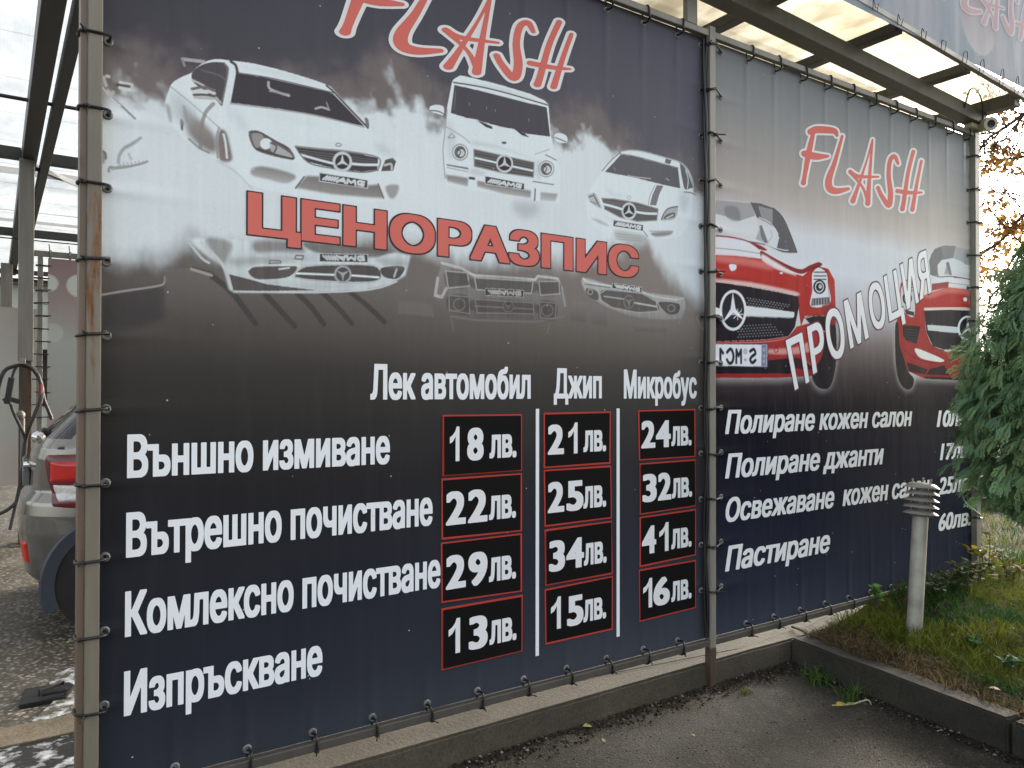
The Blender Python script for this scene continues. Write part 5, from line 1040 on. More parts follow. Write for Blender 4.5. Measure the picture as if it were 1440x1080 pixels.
for k in range(6):
    px_, py_, pz_ = O[k]; px2 = px_*np.cos(tl)+pz_*np.sin(tl); V[:, k, 0] = x+sz*(px2*np.cos(an)-py_*np.sin(an)); V[:, k, 1] = y+sz*(px2*np.sin(an)+py_*np.cos(an)); V[:, k, 2] = .008+sz*(.3+pz_*np.cos(tl)*.8)+.02*np.exp(-((y+.03)/.06)**2)
Tt = np.array([(0, 1, 4), (1, 2, 4), (2, 3, 4), (3, 0, 4), (1, 0, 5), (2, 1, 5), (3, 2, 5), (0, 3, 5)]); me = fast_mesh('grit', V.reshape(-1, 3), (np.arange(n)[:, None, None]*6+Tt).reshape(-1, 3).astype(np.int32)); set_col(me, np.repeat(c, 6, 0)); o = mesh_obj('grit', me, M['leaf']); o['kind'] = 'stuff'; tag(o, 'dark grit and crumbs along the foot of the plinth', 'grit')
# small weeds on the asphalt
def weed(px, py, z, n, h, cc, label, group=None, lean=.9, wd=.005, sp=.05, name='grass_tuft'):
    X, Y = Zp(px, py, z); x = X+RNG.normal(0, sp, n); y = Y+RNG.normal(0, sp*.8, n); c = np.array(cc)*(.6+.8*RNG.random((n, 1)))
    o = blades(name, x, y, np.full(n, z), h*(.5+.7*RNG.random(n)), np.full(n, wd), c, lean, None, M['blade']); tag(o, label, 'weed', group)
weed(1150, 958, .0, 90, .11, (.09, .17, .035), 'bright grass tuft at the foot of the kerb near the corner'); weed(1196, 984, .0, 46, .13, (.075, .16, .03), 'sparse upright grass tuft on the asphalt beside a yellow leaf', sp=.035); weed(1047, 974, .0, 40, .035, (.13, .17, .03), 'tiny yellowish weed on the asphalt right of the middle post', sp=.025); weed(838, 1025, 0, 26, .03, (.13, .15, .04), 'tiny pale weed at the foot of the plinth left of the middle post', sp=.03)
LEAFP = [(0, 0), (.22, .14), (.30, .36), (.24, .62), (.10, .86), (0, 1), (-.10, .86), (-.24, .62), (-.30, .36), (-.22, .14)]
def leaf_geo(base, d, nrm, L, wscale=1.0, curl=.12):
    d = Vector(d).normalized(); nrm = Vector(nrm); s = d.cross(nrm).normalized(); nn = s.cross(d)
    out = [Vector(base)+d*(L*v)+s*(L*u*wscale)+nn*(L*curl*(abs(u)*1.2-(v-.5)**2)) for u, v in LEAFP]
    return out
def leafy(name, leaves, cols, stems, label, catg, group=None, stemmat=None):
    root = empty(name, leaves[0][1], label, catg, group)
    V = []; Fc = []; C = []
    for (base, foot, d, nrm, L, ws), c in zip(leaves, cols):
        b = len(V); P = leaf_geo(base, d, nrm, L, ws); V += P; Fc += [(b, b+1, b+9), (b+1, b+2, b+8, b+9), (b+2, b+3, b+7, b+8), (b+3, b+4, b+6, b+7), (b+4, b+5, b+6)]; C += [c]*10
    me = bpy.data.meshes.new('leaves'); me.from_pydata([tuple(v) for v in V], [], Fc); me.update(); me.polygons.foreach_set('use_smooth', [True]*len(Fc)); set_col(me, np.array(C)); mesh_obj('leaves', me, M['leaf'], root)
    mb = MB()
    for s in stems: mb.tube(s, .0028, 5)
    mb.build('stem', stemmat or M['twig'], root)
def bush_plant(px, py, z, n, spread, hgt, L, cc, label, name='leafy_plant', group=None, ws=1.0):
    X, Y = Zp(px, py, z); leaves = []; cols = []; stems = []; foot = Vector((X, Y, z))
    for s in range(max(4, n//9)):
        a = random.uniform(0, 6.28); r = spread*math.sqrt(random.random()); tip = foot+Vector((math.cos(a)*r, math.sin(a)*r*.6, hgt*(.5+.6*random.random())*(1-.4*r/spread)))
        midp = foot.lerp(tip, .5)+Vector((0, 0, .15*hgt)); st = [foot+Vector((math.cos(a)*r*.3, math.sin(a)*r*.2, -.02)), midp, tip]; stems.append(st)
        for k in range(9):
            t = .25+.75*k/8; p = st[0].lerp(st[1], t*2) if t < .5 else st[1].lerp(st[2], t*2-1); b = random.uniform(0, 6.28)
            d = Vector((math.cos(b), math.sin(b), random.uniform(-.1, .7))); leaves.append((p, foot, d, (random.uniform(-.4, .4), random.uniform(-.4, .4), 1), L*random.uniform(.6, 1.2), ws)); cols.append(np.array(cc[random.randrange(len(cc))])*random.uniform(.6, 1.25))
    leafy(name, leaves, cols, stems, label, 'plant', group)
M['twig'] = simple('brown_twig', (.06, .045, .03), .8, var=.4, scale=20)
bush_plant(1233, 850, .30, 50, .05, .17, .055, [(.10, .24, .05), (.14, .28, .06)], 'small bright green sprig growing against the bottom rail of the banner', ws=.7)
DG = [(.022, .05, .02), (.03, .07, .022), (.045, .08, .03)]
bush_plant(1330, 838, .30, 160, .26, .20, .055, DG, 'dark green low plant beside the lamp bollard under the banner', ws=.8)
bush_plant(1365, 826, .30, 150, .28, .26, .06, DG+[(.12, .11, .03)], 'dark leafy low plant at the right foot of the banner', ws=.9)
bush_plant(1392, 806, .30, 60, .25, .28, .06, [(.30, .26, .03), (.22, .22, .03), (.10, .10, .03)], 'yellowing leafy plant right of the banner post', ws=1.0)
bush_plant(1420, 820, .28, 90, .35, .2, .05, [(.16, .15, .03), (.08, .10, .03), (.12, .07, .03)], 'brownish green low plant under the conifer', ws=.9)
bush_plant(1368, 908, .22, 26, .07, .06, .05, [(.06, .17, .06), (.09, .2, .07)], 'small round-leaved weed in the lawn in front of the bollard', ws=1.2)
bush_plant(1422, 940, .2, 30, .09, .06, .05, [(.05, .14, .05), (.09, .17, .05)], 'small round-leaved weed at the right edge of the lawn', ws=1.2)
# fallen leaves
for k, (px, py, z, L, c, lb) in enumerate([(1176, 993, .012, .055, (.42, .30, .05), 'yellow fallen leaf on the asphalt by the kerb'), (1190, 992, .012, .05, (.32, .30, .09), 'pale yellow fallen leaf beside the grass tuft'), (832, 1022, .02, .05, (.36, .33, .10), 'pale yellow leaf at the foot of the plinth'), (850, 1045, .012, .03, (.30, .16, .12), 'small pinkish leaf on the asphalt below the plinth'), (1430, 888, .24, .05, (.42, .30, .20), 'pale tan leaf lying on the lawn at the right edge'), (933, 988, .012, .04, (.38, .33, .22), 'small pale leaf on the asphalt left of the middle post'), (1310, 1008, .012, .035, (.40, .38, .30), 'whitish leaf on the asphalt below the kerb'), (1408, 972, .17, .06, (.33, .20, .12), 'reddish dry leaf on the moss by the kerb'), (972, 1034, .012, .03, (.34, .26, .16), 'small tan leaf lying alone on the open asphalt'), (985, 966, .012, .03, (.45, .43, .38), 'whitish scrap beside the foot of the middle post')]):
    X, Y = Zp(px, py, z); a = random.uniform(0, 6.28); P = leaf_geo((X, Y, z+.006), (math.cos(a), math.sin(a), .12), (.2, -.2, 1), L, 1.2, .25); Pb = [p-Vector((0, 0, .0008)) for p in P]
    mb = MB(); Fq = [(0, 1, 9), (1, 2, 8, 9), (2, 3, 7, 8), (3, 4, 6, 7), (4, 5, 6)]; mb.add(P, Fq, True); mb.add(Pb, [f[::-1] for f in Fq], True)
    o = mb.build('fallen_leaf', simple('dry_leaf_%d' % k, c, .6, var=.35, scale=30)); tag(o, lb, 'leaf', 'fallen leaves')
mb = MB(); a = Zp(1170, 992, .012); b = Zp(1225, 988, .03); mb.tube(cat([(a[0], a[1], .012), ((a[0]+b[0])/2, (a[1]+b[1])/2, .02), (b[0]-.02, b[1]+.01, .045), (b[0], b[1], .02)], False, 5), .004, 6); o = mb.build('dry_stalk', simple('pale_stalk', (.36, .33, .22), .7)); tag(o, 'pale bent dry stalk on the asphalt beside the grass tuft', 'stalk')
mb = MB(); a = Zp(1114, 882, .165); b = Zp(1139, 893, .165); mb.tube([(a[0], a[1], .167), ((a[0]+b[0])/2, (a[1]+b[1])/2, .172), (b[0], b[1], .166)], [.008, .007, .004], 7); o = mb.build('fallen_twig', M['twig']); tag(o, 'dark twig lying on the plinth near the corner', 'twig')
# ------------------------------------------------------------------ bollard lamp
BX, BY = Zp(1285, 882, .235); BZ = float(lawn_h(BX, BY))-.01
bo = empty('bollard_lamp', (BX, BY, BZ), 'white garden bollard lamp with five louvre rings, leaning slightly', 'lamp')
top = Vector(W(1297, 675.5, BY)); hB = top[1]-BZ; lean = (top[0]-BX)/hB; ax = Vector((lean, 0, 1)).normalized(); base = Vector((BX, BY, BZ))
M['bwhite'] = simple('aged_white_paint', (.38, .36, .30), .45, var=.3, scale=7); M['bgrey'] = simple('aged_grey_louvre', (.30, .275, .235), .5, var=.2, scale=9); M['diffuser'] = simple('milky_diffuser', (.32, .31, .28), .3)
mb = MB(); Lp = hB*.772; mb.lathe([(.045, 0), (.045, Lp-.01), (.043, Lp)], base, ax, 32); mb.build('post', M['bwhite'], bo)
mb = MB(); mb.lathe([(.046, 0), (.062, .004), (.066, .016), (.0655, .018)], base+ax*(Lp-.001), ax, 32); mb.build('collar', M['bgrey'], bo)
for k in range(5):
    mb = MB(); z = Lp+.014+k*(hB-Lp-.03)/4.6; mb.lathe([(.05, .026), (.062, .024), (.098, .004), (.1, .0), (.096, -.001), (.06, .017), (.048, .019)] if k < 4 else [(0, .034), (.05, .030), (.070, .026), (.098, .004), (.1, .0), (.096, -.001), (.04, .012), (0, .014)], base+ax*z, ax, 40); mb.build('louvre', M['bgrey'], bo)
mb = MB(); mb.lathe([(.036, 0), (.036, hB-Lp-.02)], base+ax*(Lp+.01), ax, 24); mb.build('diffuser', M['diffuser'], bo)
mb = MB()
for k in range(3): a = k*2.094+.4; mb.lathe([(.005, 0), (.005, hB-Lp+.004), (.007, hB-Lp+.005), (.007, hB-Lp+.012), (0, hB-Lp+.014)], base+ax*(Lp+.004)+Vector((math.cos(a)*.058, math.sin(a)*.058, 0)), ax, 8)
mb.build('louvre_rod', M['bgrey'], bo)

# ------------------------------------------------------------------ conifer at the right
def at(px, py, depth): return Vector((0, -DIST, HC))+Vector(ray(px, py))*(depth/F)
TC = at(1568, 560, 4.3); TX, TY = TC.x, TC.y; TZ = float(lawn_h(TX, TY))
co = empty('conifer', (TX, TY, TZ), 'dense dark green cypress with drooping flat sprays at the right edge', 'tree')
PZ = np.array([.93, 1.0, 1.13, 1.4, 1.8, 2.0, 2.2, 2.4, 2.65, 3.0]); PRr = np.array([.26, .46, .62, .68, .66, .60, .50, .39, .25, .02])
def spray(n_side=11):
    """one flat drooping frond in local space: x along, y across, z up"""
    Q = []
    def rhomb(p, d, L, wd, z0, z1):
        s = np.array([-d[1], d[0]]); m = p+d*L*.5
        Q.append([(p[0], p[1], z0), (m[0]+s[0]*wd, m[1]+s[1]*wd, (z0+z1)/2), (p[0]+d[0]*L, p[1]+d[1]*L, z1), (m[0]-s[0]*wd, m[1]-s[1]*wd, (z0+z1)/2)])
    zc = lambda x: .25*x-.75*x*x
    for k in range(n_side):
        x = .06+.9*k/n_side
        for sg in (-1, 1):
            a = sg*R(random.uniform(38, 58)); Lk = (.40*math.sin(math.pi*min(1, .22+.72*(1-k/n_side)))+.06)*random.uniform(.8, 1.15); d = np.array([math.cos(a), math.sin(a)]); p = np.array([x, 0.])
            dz = -.22*Lk
            for j in range(4):
                f0 = j/4; q = p+d*Lk*f0; b = a+sg*R(-34)*(1 if j % 2 else -1); d2 = np.array([math.cos(b), math.sin(b)])
                rhomb(q, d2, Lk*.42*(1.05-.5*f0), .030, zc(x)+dz*f0, zc(x)+dz*(f0+.4))
            rhomb(p+d*Lk*.1, d, Lk*.9, .022, zc(x)+dz*.1, zc(x)+dz)
    rhomb(np.array([0., 0.]), np.array([1., 0.]), 1.0, .014, 0, zc(1.0))
    return np.array(Q).reshape(-1, 3)
SPR = [spray() for _ in range(5)]
def place_sprays(n, lo, hi, seed):
    rg = np.random.default_rng(seed); Vs = []; Cs = []
    clumps = [(rg.random()*6.28, 1.0+1.9*rg.random()**1.08, rg.normal(0, .09), .65+.55*rg.random()) for _ in range(300)]
    for i in range(n):
        ca_, cz_, dr, tone = clumps[i % len(clumps)]
        a = ca_+rg.normal(0, .20); z = np.clip(cz_+rg.normal(0, .10), .96, 2.97); r = np.interp(z, PZ, PRr)*(lo+(hi-lo)*rg.random())+dr*.6
        r = max(r, .02); p = np.array([TX+math.cos(a)*r, TY+math.sin(a)*r, z])
        yaw = a+rg.normal(0, .55); pitch = rg.normal(.62, .38); roll = rg.normal(0, .5); L = .065+.05*rg.random()
        cy, sy, cp, sp, cr, sr = math.cos(yaw), math.sin(yaw), math.cos(pitch), math.sin(pitch), math.cos(roll), math.sin(roll)
        Mx = np.array([[cy*cp, -sy*cr+cy*sp*sr, sy*sr+cy*sp*cr], [sy*cp, cy*cr+sy*sp*sr, -cy*sr+sy*sp*cr], [-sp, cp*sr, cp*cr]])
        Mx[2] *= 1; S = SPR[i % 5]*L; Vs.append(S @ Mx.T+p)
        g = tone*(.75+.5*rg.random()); hue = rg.random(); c = (np.array([.085, .158, .088])*(1-hue)+np.array([.12, .175, .070])*hue)*g*1.95
        if rg.random() < .003: c = np.array([.13, .085, .035])*g
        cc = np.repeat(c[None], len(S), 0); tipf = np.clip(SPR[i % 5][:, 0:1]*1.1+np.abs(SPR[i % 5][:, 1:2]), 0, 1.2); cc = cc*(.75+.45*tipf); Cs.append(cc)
    return np.concatenate(Vs), np.concatenate(Cs)
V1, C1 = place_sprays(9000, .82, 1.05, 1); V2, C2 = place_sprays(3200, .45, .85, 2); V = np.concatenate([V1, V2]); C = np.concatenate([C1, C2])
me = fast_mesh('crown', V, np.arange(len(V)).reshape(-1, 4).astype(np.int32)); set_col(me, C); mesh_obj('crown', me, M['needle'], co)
mb = MB(); mb.tube([(TX, TY, TZ-.05), (TX+.01, TY, 1.2), (TX-.01, TY+.01, 2.1), (TX, TY, 2.9)], [.075, .06, .035, .008], 12)
mb.build('trunk', simple('bark', (.07, .05, .035), .9, var=.4, scale=14, bumpk=.6), co)
mb = MB()
for k in range(90):
    a = random.uniform(0, 6.28); z = random.uniform(.97, 2.45); r = float(np.interp(z, PZ, PRr))*.88
    mb.tube([(TX, TY, z-.12), (TX+math.cos(a)*r*.5, TY+math.sin(a)*r*.5, z+.03), (TX+math.cos(a)*r, TY+math.sin(a)*r, z)], [.012, .008, .003], 5)
mb.build('branches', M['twig'], co)
# ------------------------------------------------------------------ thin autumn trees beyond the banner
M['bark2'] = simple('grey_brown_bark', (.075, .055, .048), .85, var=.3, scale=12)
def autumn_tree(base, height, limbs, label, nleaf, tones, group, spread=.05, seed=3, extra=()):
    rg = random.Random(seed); root = empty('autumn_tree', base, label, 'tree', group); tb = MB(); bb = MB(); ends = []
    b = Vector(base); tb.tube([b, b+Vector((.03, .02, height*.35)), b+Vector((-.04, .05, height*.7)), b+Vector((.02, 0, height))], [.11, .09, .06, .02], 10)
    def grow(p, d, L, r, lev):
        pts = [p]; q = p.copy(); dd = d.copy()
        for k in range(4):
            dd = (dd+Vector((rg.gauss(0, .14), rg.gauss(0, .14), rg.gauss(.03, .12)))).normalized(); q = q+dd*L/4; pts.append(q.copy())
        bb.tube(pts, [r*(1-.2*k) for k in range(5)], 5 if lev else 7)
        for k in range(1, 5):
            ends.append((pts[k], lev))
            if lev < 3:
                for _ in range(1 if k < 4 else 2):
                    d2 = (dd+Vector((rg.gauss(0, .6), rg.gauss(0, .6), rg.gauss(.05, .5)))).normalized(); grow(pts[k], d2, L*rg.uniform(.4, .62), max(.0035, r*.45), lev+1)
    for pts in limbs:
        pts = [Vector(p) for p in pts]; bb.tube(cat([tuple(p) for p in pts], False, 5), [.035*(1-.75*k/(len(pts)*5-5)) for k in range(len(pts)*5-4)], 7)
        for k in range(1, len(pts)):
            d = (pts[k]-pts[k-1]).normalized()
            for _ in range(5): grow(pts[k]+(pts[k-1]-pts[k])*rg.random(), (d+Vector((rg.gauss(0, .5), rg.gauss(0, .5), rg.gauss(0, .5)))).normalized(), rg.uniform(.35, .75), .011, 1)
    for _ in range(7):
        a = rg.uniform(0, 6.28); grow(b+Vector((0, 0, height*rg.uniform(.4, .95))), Vector((math.cos(a), math.sin(a), .5)).normalized(), height*.28, .03, 0)
    tb.build('trunk', M['bark2'], root); bb.build('branches', M['bark2'], root)
    V = []; Fc = []; C = []
    def leaf(p, c, L):
        d = Vector((rg.gauss(0, 1), rg.gauss(0, 1), rg.gauss(-.5, .7))); bq = len(V); V.extend(leaf_geo(p, d, (rg.gauss(0, 1), rg.gauss(0, 1), rg.gauss(0, 1)+.1), L, .9)); Fc.extend([(bq, bq+1, bq+9), (bq+1, bq+2, bq+8, bq+9), (bq+2, bq+3, bq+7, bq+8), (bq+3, bq+4, bq+6, bq+7), (bq+4, bq+5, bq+6)]); C.extend([c]*10)
    for _ in range(nleaf):
        p, lev = rg.choice(ends); leaf(p+Vector((rg.gauss(0, spread), rg.gauss(0, spread), rg.gauss(0, spread))), np.array(rg.choice(tones))*rg.uniform(.6, 1.2), rg.uniform(.05, .095))
    for (c, rad, n) in extra:
        for _ in range(n): leaf(Vector(c)+Vector((rg.gauss(0, rad), rg.gauss(0, rad), rg.gauss(0, rad*.8))), np.array(rg.choice(tones))*rg.uniform(.7, 1.3), rg.uniform(.055, .10))
    me = bpy.data.meshes.new('leaves'); me.from_pydata([tuple(v) for v in V], [], Fc); me.update(); set_col(me, np.array(C)); mesh_obj('leaves', me, M['leaf'], root)
D1 = 9.0
limbs = [[at(1560, 235, D1), at(1500, 262, D1), at(1440, 302, D1), at(1408, 338, D1), at(1368, 366, D1)], [at(1540, 60, D1), at(1470, 140, D1), at(1440, 160, D1), at(1412, 180, D1), at(1388, 196, D1), at(1372, 222, D1)], [at(1550, 205, D1+.3), at(1480, 212, D1+.3), at(1430, 222, D1+.3), at(1385, 226, D1+.2)], [at(1545, 330, D1), at(1480, 372, D1), at(1440, 345, D1), at(1405, 402, D1)]]
B1 = at(1560, 500, D1); autumn_tree((B1.x, B1.y, 0), 5.2, limbs, 'bare twiggy tree with sparse orange leaves right of the banners', 600, [(.60, .30, .06), (.55, .26, .07), (.62, .40, .08), (.36, .17, .07)], 'autumn trees beyond the banner', seed=5,
    extra=[(at(1406, 222, D1), .11, 70), (at(1412, 236, D1), .06, 18), (at(1384, 240, D1), .07, 14), (at(1424, 322, D1), .14, 120), (at(1405, 340, D1), .12, 50), (at(1430, 150, D1), .2, 26), (at(1390, 290, D1), .12, 24), (at(1398, 385, D1), .12, 60), (at(1385, 372, D1), .09, 14), (at(1435, 312, D1), .06, 20)])
B2 = at(1500, 500, 15); autumn_tree((B2.x, B2.y, 0), 6.0, [[at(1500, 250, 15), at(1450, 330, 15), at(1415, 392, 15), at(1390, 420, 15)], [at(1510, 330, 15), at(1440, 405, 15), at(1395, 440, 15)]], 'golden yellow tree farther behind the bare one', 1500, [(.55, .34, .06), (.5, .27, .05), (.42, .2, .06)], 'autumn trees beyond the banner', spread=.22, seed=9)
# low pipe rail and brown timber edge past the right post
pr0, pr1 = Zp(1366, 780, 0), None
a = at(1340, 750, 8.2); b = at(1480, 771, 7.9); rl = empty('pipe_rail', (a.x, a.y, 0), 'pale low pipe rail beyond the right end of the banners', 'rail')
mb = MB(); mb.tube([a, b, b+(b-a)*1.2], .032, 10); mb.build('pipe', simple('pale_galvanised', (.38, .36, .32), .5, .2), rl)
for t in (.02, .95, 1.9):
    p = a+(b-a)*t; mb = MB(); mb.tube([(p.x, p.y, -.02), (p.x, p.y, p.z)], .022, 8); mb.build('leg', M['rusty'], rl)
a = at(1330, 748, 9.2); b = at(1480, 752, 9.0); d = (b-a); tb = MB(); tb.bar((a.x, a.y, .19), (b.x+d.x, b.y+d.y, .19), .12, .46, bev=.01); o = tb.build('timber_edge', simple('dark_brown_timber', (.075, .045, .028), .85, var=.4, scale=9)); tag(o, 'dark brown low timber wall behind the pipe rail', 'low wall')

# ------------------------------------------------------------------ wash bay behind the banners
bay = empty('wash_bay_shelter', (0, 0, 0), 'open steel shelter of grey posts and beams behind the banners', 'shelter')
x0, x1 = W(25, 500, 6.9)[0], W(46.5, 500, 6.9)[0]; zt = W(36, 225, 6.9)[1]
mb = MB(); mb.box(x0, x1, 6.83, 6.98, 1.99, zt-.002, None, .006); mb.build('post', M['bay_steel'], bay)
mb = MB(); mb.box(x0+.012, x1-.012, 6.84, 6.97, 0.014, 1.988, None, .006); mb.box(x0-.06, x1+.05, 6.76, 7.05, 0, .0135, None, .003); mb.build('post', M['rusty'], bay)
x2, x3 = W(0, 500, 15.2)[0], W(17, 500, 15.2)[0]
mb = MB(); mb.box(x2, x3, 15.1, 15.3, 0, zt-.002, None, .006); mb.build('post', M['bay_steel'], bay)
xl, xr = Zp(58, 0, zt)[0], Zp(95, 0, zt)[0]
mb = MB(); mb.box(xl, xr, .5, 17, zt, zt+.2, None, .006); mb.build('long_beam', M['dark_steel'], bay)
xl2, xr2 = Zp(101, 0, zt)[0], Zp(112, 0, zt)[0]
mb = MB(); mb.box(xr+.045, xr+.13, .5, 17, zt+.001, zt+.14, None, .006); mb.build('long_beam', M['dark_steel'], bay)
def xbeam(px, py0, py1, Y, mat, name='cross_beam', xa=-7, xb=8, th=.1):
    za, zb = W(px, py1, Y)[1], W(px, py0, Y)[1]; mb = MB(); mb.box(xa, xb, Y-th/2, Y+th/2, za, zb, None, .004); return mb.build(name, mat, bay)
xbeam(50, 212, 228, 7.25, M['dark_steel'], xa=-7, xb=xl-.002); xbeam(80, 218.5, 234, 7.25, M['dark_steel'], xa=xr+.14, xb=8)
xbeam(80, 245, 252, 9.2, M['dark_steel'], xa=-7)
mb = MB(); p, q = W(44, 233, 7.6), W(120, 264, 9.5); mb.bar((p[0], 7.6, p[1]), (q[0], 9.5, q[1]), .06, .06); mb.build('brace', M['dark_steel'], bay)
mb = MB(); z = W(55, 142, 5.2)[1]; mb.tube([(-7, 5.2, z-.02), (8, 5.2, z)], .018, 8); mb.build('thin_pipe', M['dark_steel'], bay)
xbeam(80, 314.5, 318, 13.0, M['dark_steel'], th=.06); xbeam(80, 327, 337.5, 12.2, M['dark_steel']); xbeam(80, 302, 303.2, 11.5, M['dark_steel'], th=.02); xbeam(80, 340.5, 342, 11.8, M['dark_steel'], th=.02)
xbeam(58, 382, 388, 16.0, M['dark_steel']); xbeam(58, 394, 399, 16.4, M['dark_steel'])
for k in range(16):
    mb = MB(); y = .9+k*1.02; mb.box(-6.5, 6.6, y+.004, y+1.016, zt+.214, zt+.222, None, 0); mb.build('roof_sheet', M['clearsheet'], bay)
for sx in (-4.5, 6.2):
    for y in (7.0, 15.2): mb = MB(); mb.box(sx-.08, sx+.08, y-.08, y+.08, 0, zt-.002 if y > 8 else zt-.002, None, .006); mb.build('post', M['bay_steel'], bay)
# pinkish banners on their own posts at the back
def back_banner(x0, x1, z0, z1, Y, label, circles, ph):
    root = empty('bay_banner', (x0, Y, z0), label, 'banner'); xs = np.linspace(x0, x1, 180); zs_ = np.linspace(z0, z1, 180); X, Z = np.meshgrid(xs, zs_); t = (Z-z0)/(z1-z0)
    base = np.stack([np.interp(t, [0, .18, .3, .6, .8, 1], c) for c in ([140, 150, 146, 156, 146, 136], [112, 128, 147, 160, 136, 116], [112, 128, 143, 156, 134, 118])], -1)
    if ph: base = base*.35+np.array([186, 188, 180.])*.65
    for (cx, cz, r, s) in circles:
        a = sstep(r+.01, r-.01, np.hypot((X-cx), (Z-cz)))[..., None]*s; base = base*(1-a)+np.array([196, 204, 200.])*a
    me = fast_mesh('bay_sheet', np.stack([X, np.full_like(X, Y), Z], -1).reshape(-1, 3), quads(np.arange(X.size).reshape(X.shape))); set_col(me, pr(base.reshape(-1, 3))); mesh_obj('bay_sheet', me, M['banner'], root); return root
bx0 = W(67, 450, 8)[0]; bz1 = W(80, 364, 8)[1]
c1 = W(68, 398, 8); c2 = W(108, 402, 8); c3 = W(74, 468, 8); r1 = W(82, 398, 8)[0]-c1[0]
b1 = back_banner(bx0, 3.3, .7, bz1, 8.0, 'pinkish grey banner with pale discs at the back of the wash bay', [(c1[0], c1[1], r1, .8), (c2[0]+.03, c2[1], r1*1.35, .8), (c3[0], c3[1], r1*1.1, .3), (1.8, 2.4, .3, .7), (2.5, 1.7, .25, .6)], 0)
b2 = back_banner(-3.2, W(51.5, 500, 8.3)[0], .5, W(48, 434, 8.3)[1], 8.3, 'pale banner left of the one with discs at the back of the wash bay', [(-.8, 1.5, .4, .4)], 1)
bf = empty('steel_frame', (0, 8.05, 0), 'grey steel frame holding the pinkish banner in the wash bay', 'frame'); xp0, xp1 = W(52.5, 450, 8.05)[0], W(60, 450, 8.05)[0]
mb = MB(); mb.box(xp0, xp1, 8.02, 8.09, 0, bz1+.02, None, .004); mb.build('post', M['bay_steel'], bf)
mb = MB(); mb.box(xp0-.05, 3.5, 8.03, 8.08, bz1+.022, bz1+.09, None, .004); mb.build('top_rail', M['bay_steel'], bf)
for k in range(13):
    z = bz1-.09-.155*k; mb = MB(); s = random.uniform(-.01, .01); xa_, xb_ = (xp0-.02, bx0+.03) if k % 2 == 0 else (xp0-.05, xp1+.06)
    mb.tube([(xa_, 8.015, z), (xb_, 7.99, z+s), (xb_, 8.10, z), (xa_, 8.10, z)], .007, 6, closed=True); mb.build('cable_tie', M['tie'], bf)
for px in (70, 98):
    X = W(px, 358, 8)[0]; mb = MB(); mb.tube([(X, 8.01, bz1-.03), (X, 8.0, bz1+.10), (X+.02, 8.10, bz1+.11), (X+.02, 8.10, bz1-.02)], .007, 6, closed=True); mb.tube([(X, 8, bz1+.09), (X-.01, 7.98, bz1+.17)], .006, 6); mb.build('cable_tie', M['tie'], bf)
# pale building far behind
hb = empty('far_building', (0, 24, 0), 'pale low building far behind the wash bay', 'building')
mb = MB(); mb.box(-14, 10, 24, 30, 0, W(50, 401, 24)[1], None, .02); mb.build('wall', simple('pale_render', (.33, .35, .31), .9, var=.12, scale=.6), hb)
mb = MB(); mb.box(-14.3, 10.3, 23.7, 30.3, W(50, 401, 24)[1]+.003, W(50, 396, 24)[1], None, .02); mb.build('roof_edge', simple('grey_roof_edge', (.22, .22, .21), .7), hb)
for k in range(6): mb = MB(); mb.box(-12+3.2*k, -10.6+3.2*k, 23.96, 24.02, 1.2, 2.9, None, .01); mb.build('window', M['lens'], hb)
# pressure-washer hoses hung on the rusty post
ho = empty('pressure_hose', W(30, 515, 6.75)[:1]+(6.75, 2.0), 'black pressure washer hose and gun looped on the rusty post', 'hose')
def hose(pts, r, Y=6.74, mat=None, name='hose_loop'):
    P = [(W(x, y, Y+dy)[0], Y+dy, W(x, y, Y+dy)[1]) for x, y, dy in [(p+(0,))[:3] for p in pts]]; mb = MB(); mb.tube(cat(P, False, 6), r, 8); return mb.build(name, mat or M['rubber'], ho)
hose([(-3, 548), (1, 532), (8, 520), (20, 515), (32, 513), (44, 517), (54, 530), (59, 545), (58, 560, -.06), (50, 580, -.06), (42, 600, -.05), (36, 620), (33, 640), (34, 658), (42, 690), (46, 720)], .020); hose([(32, 514, .02), (42, 517, .02), (52, 525), (58, 542, -.02), (62, 562, -.02), (68, 577, -.04), (73, 590, -.05)], .018)
hose([(15, 568), (20, 582), (27, 597), (34, 612), (36, 630), (30, 668), (24, 700), (14, 745)], .016); hose([(58, 540, -.03), (57.5, 552, -.04), (57, 566, -.05)], .022, mat=simple('dark_red_hose', (.14, .025, .02), .5)); hose([(38, 660), (26, 700), (12, 716), (-4, 724)], .018)
hose([(24, 515), (19, 524), (16, 540), (15, 552)], .014)
p = W(13, 552, 6.72); mb = MB(); mb.bar((p[0]+.02, 6.7, p[1]+.16), (p[0]-.02, 6.7, p[1]-.12), .05, .06, bev=.01); mb.bar((p[0]-.02, 6.7, p[1]-.06), (p[0]+.10, 6.7, p[1]-.10), .04, .05, bev=.008); mb.bar((p[0]-.02, 6.7, p[1]-.10), (p[0]-.05, 6.7, p[1]-.06), .03, .04, bev=.006); mb.build('spray_gun', M['rubber'], ho)
p = W(32, 588, 6.8); mb = MB(); mb.tube([(p[0], 6.80, .3), (p[0], 6.80, p[1])], .022, 10); mb.lathe([(.03, 0), (.045, .02), (.045, .05), (.02, .08)], (p[0]-.02, 6.79, p[1]), (0, 0, 1), 14); mb.build('pipe', M['bay_steel'], ho)
p = W(31, 511, 6.8); mb = MB(); mb.box(p[0]-.03, p[0]+.03, 6.70, 6.828, p[1]-.01, p[1]+.05, None, .006); mb.build('hook', M['eyelet'], ho)

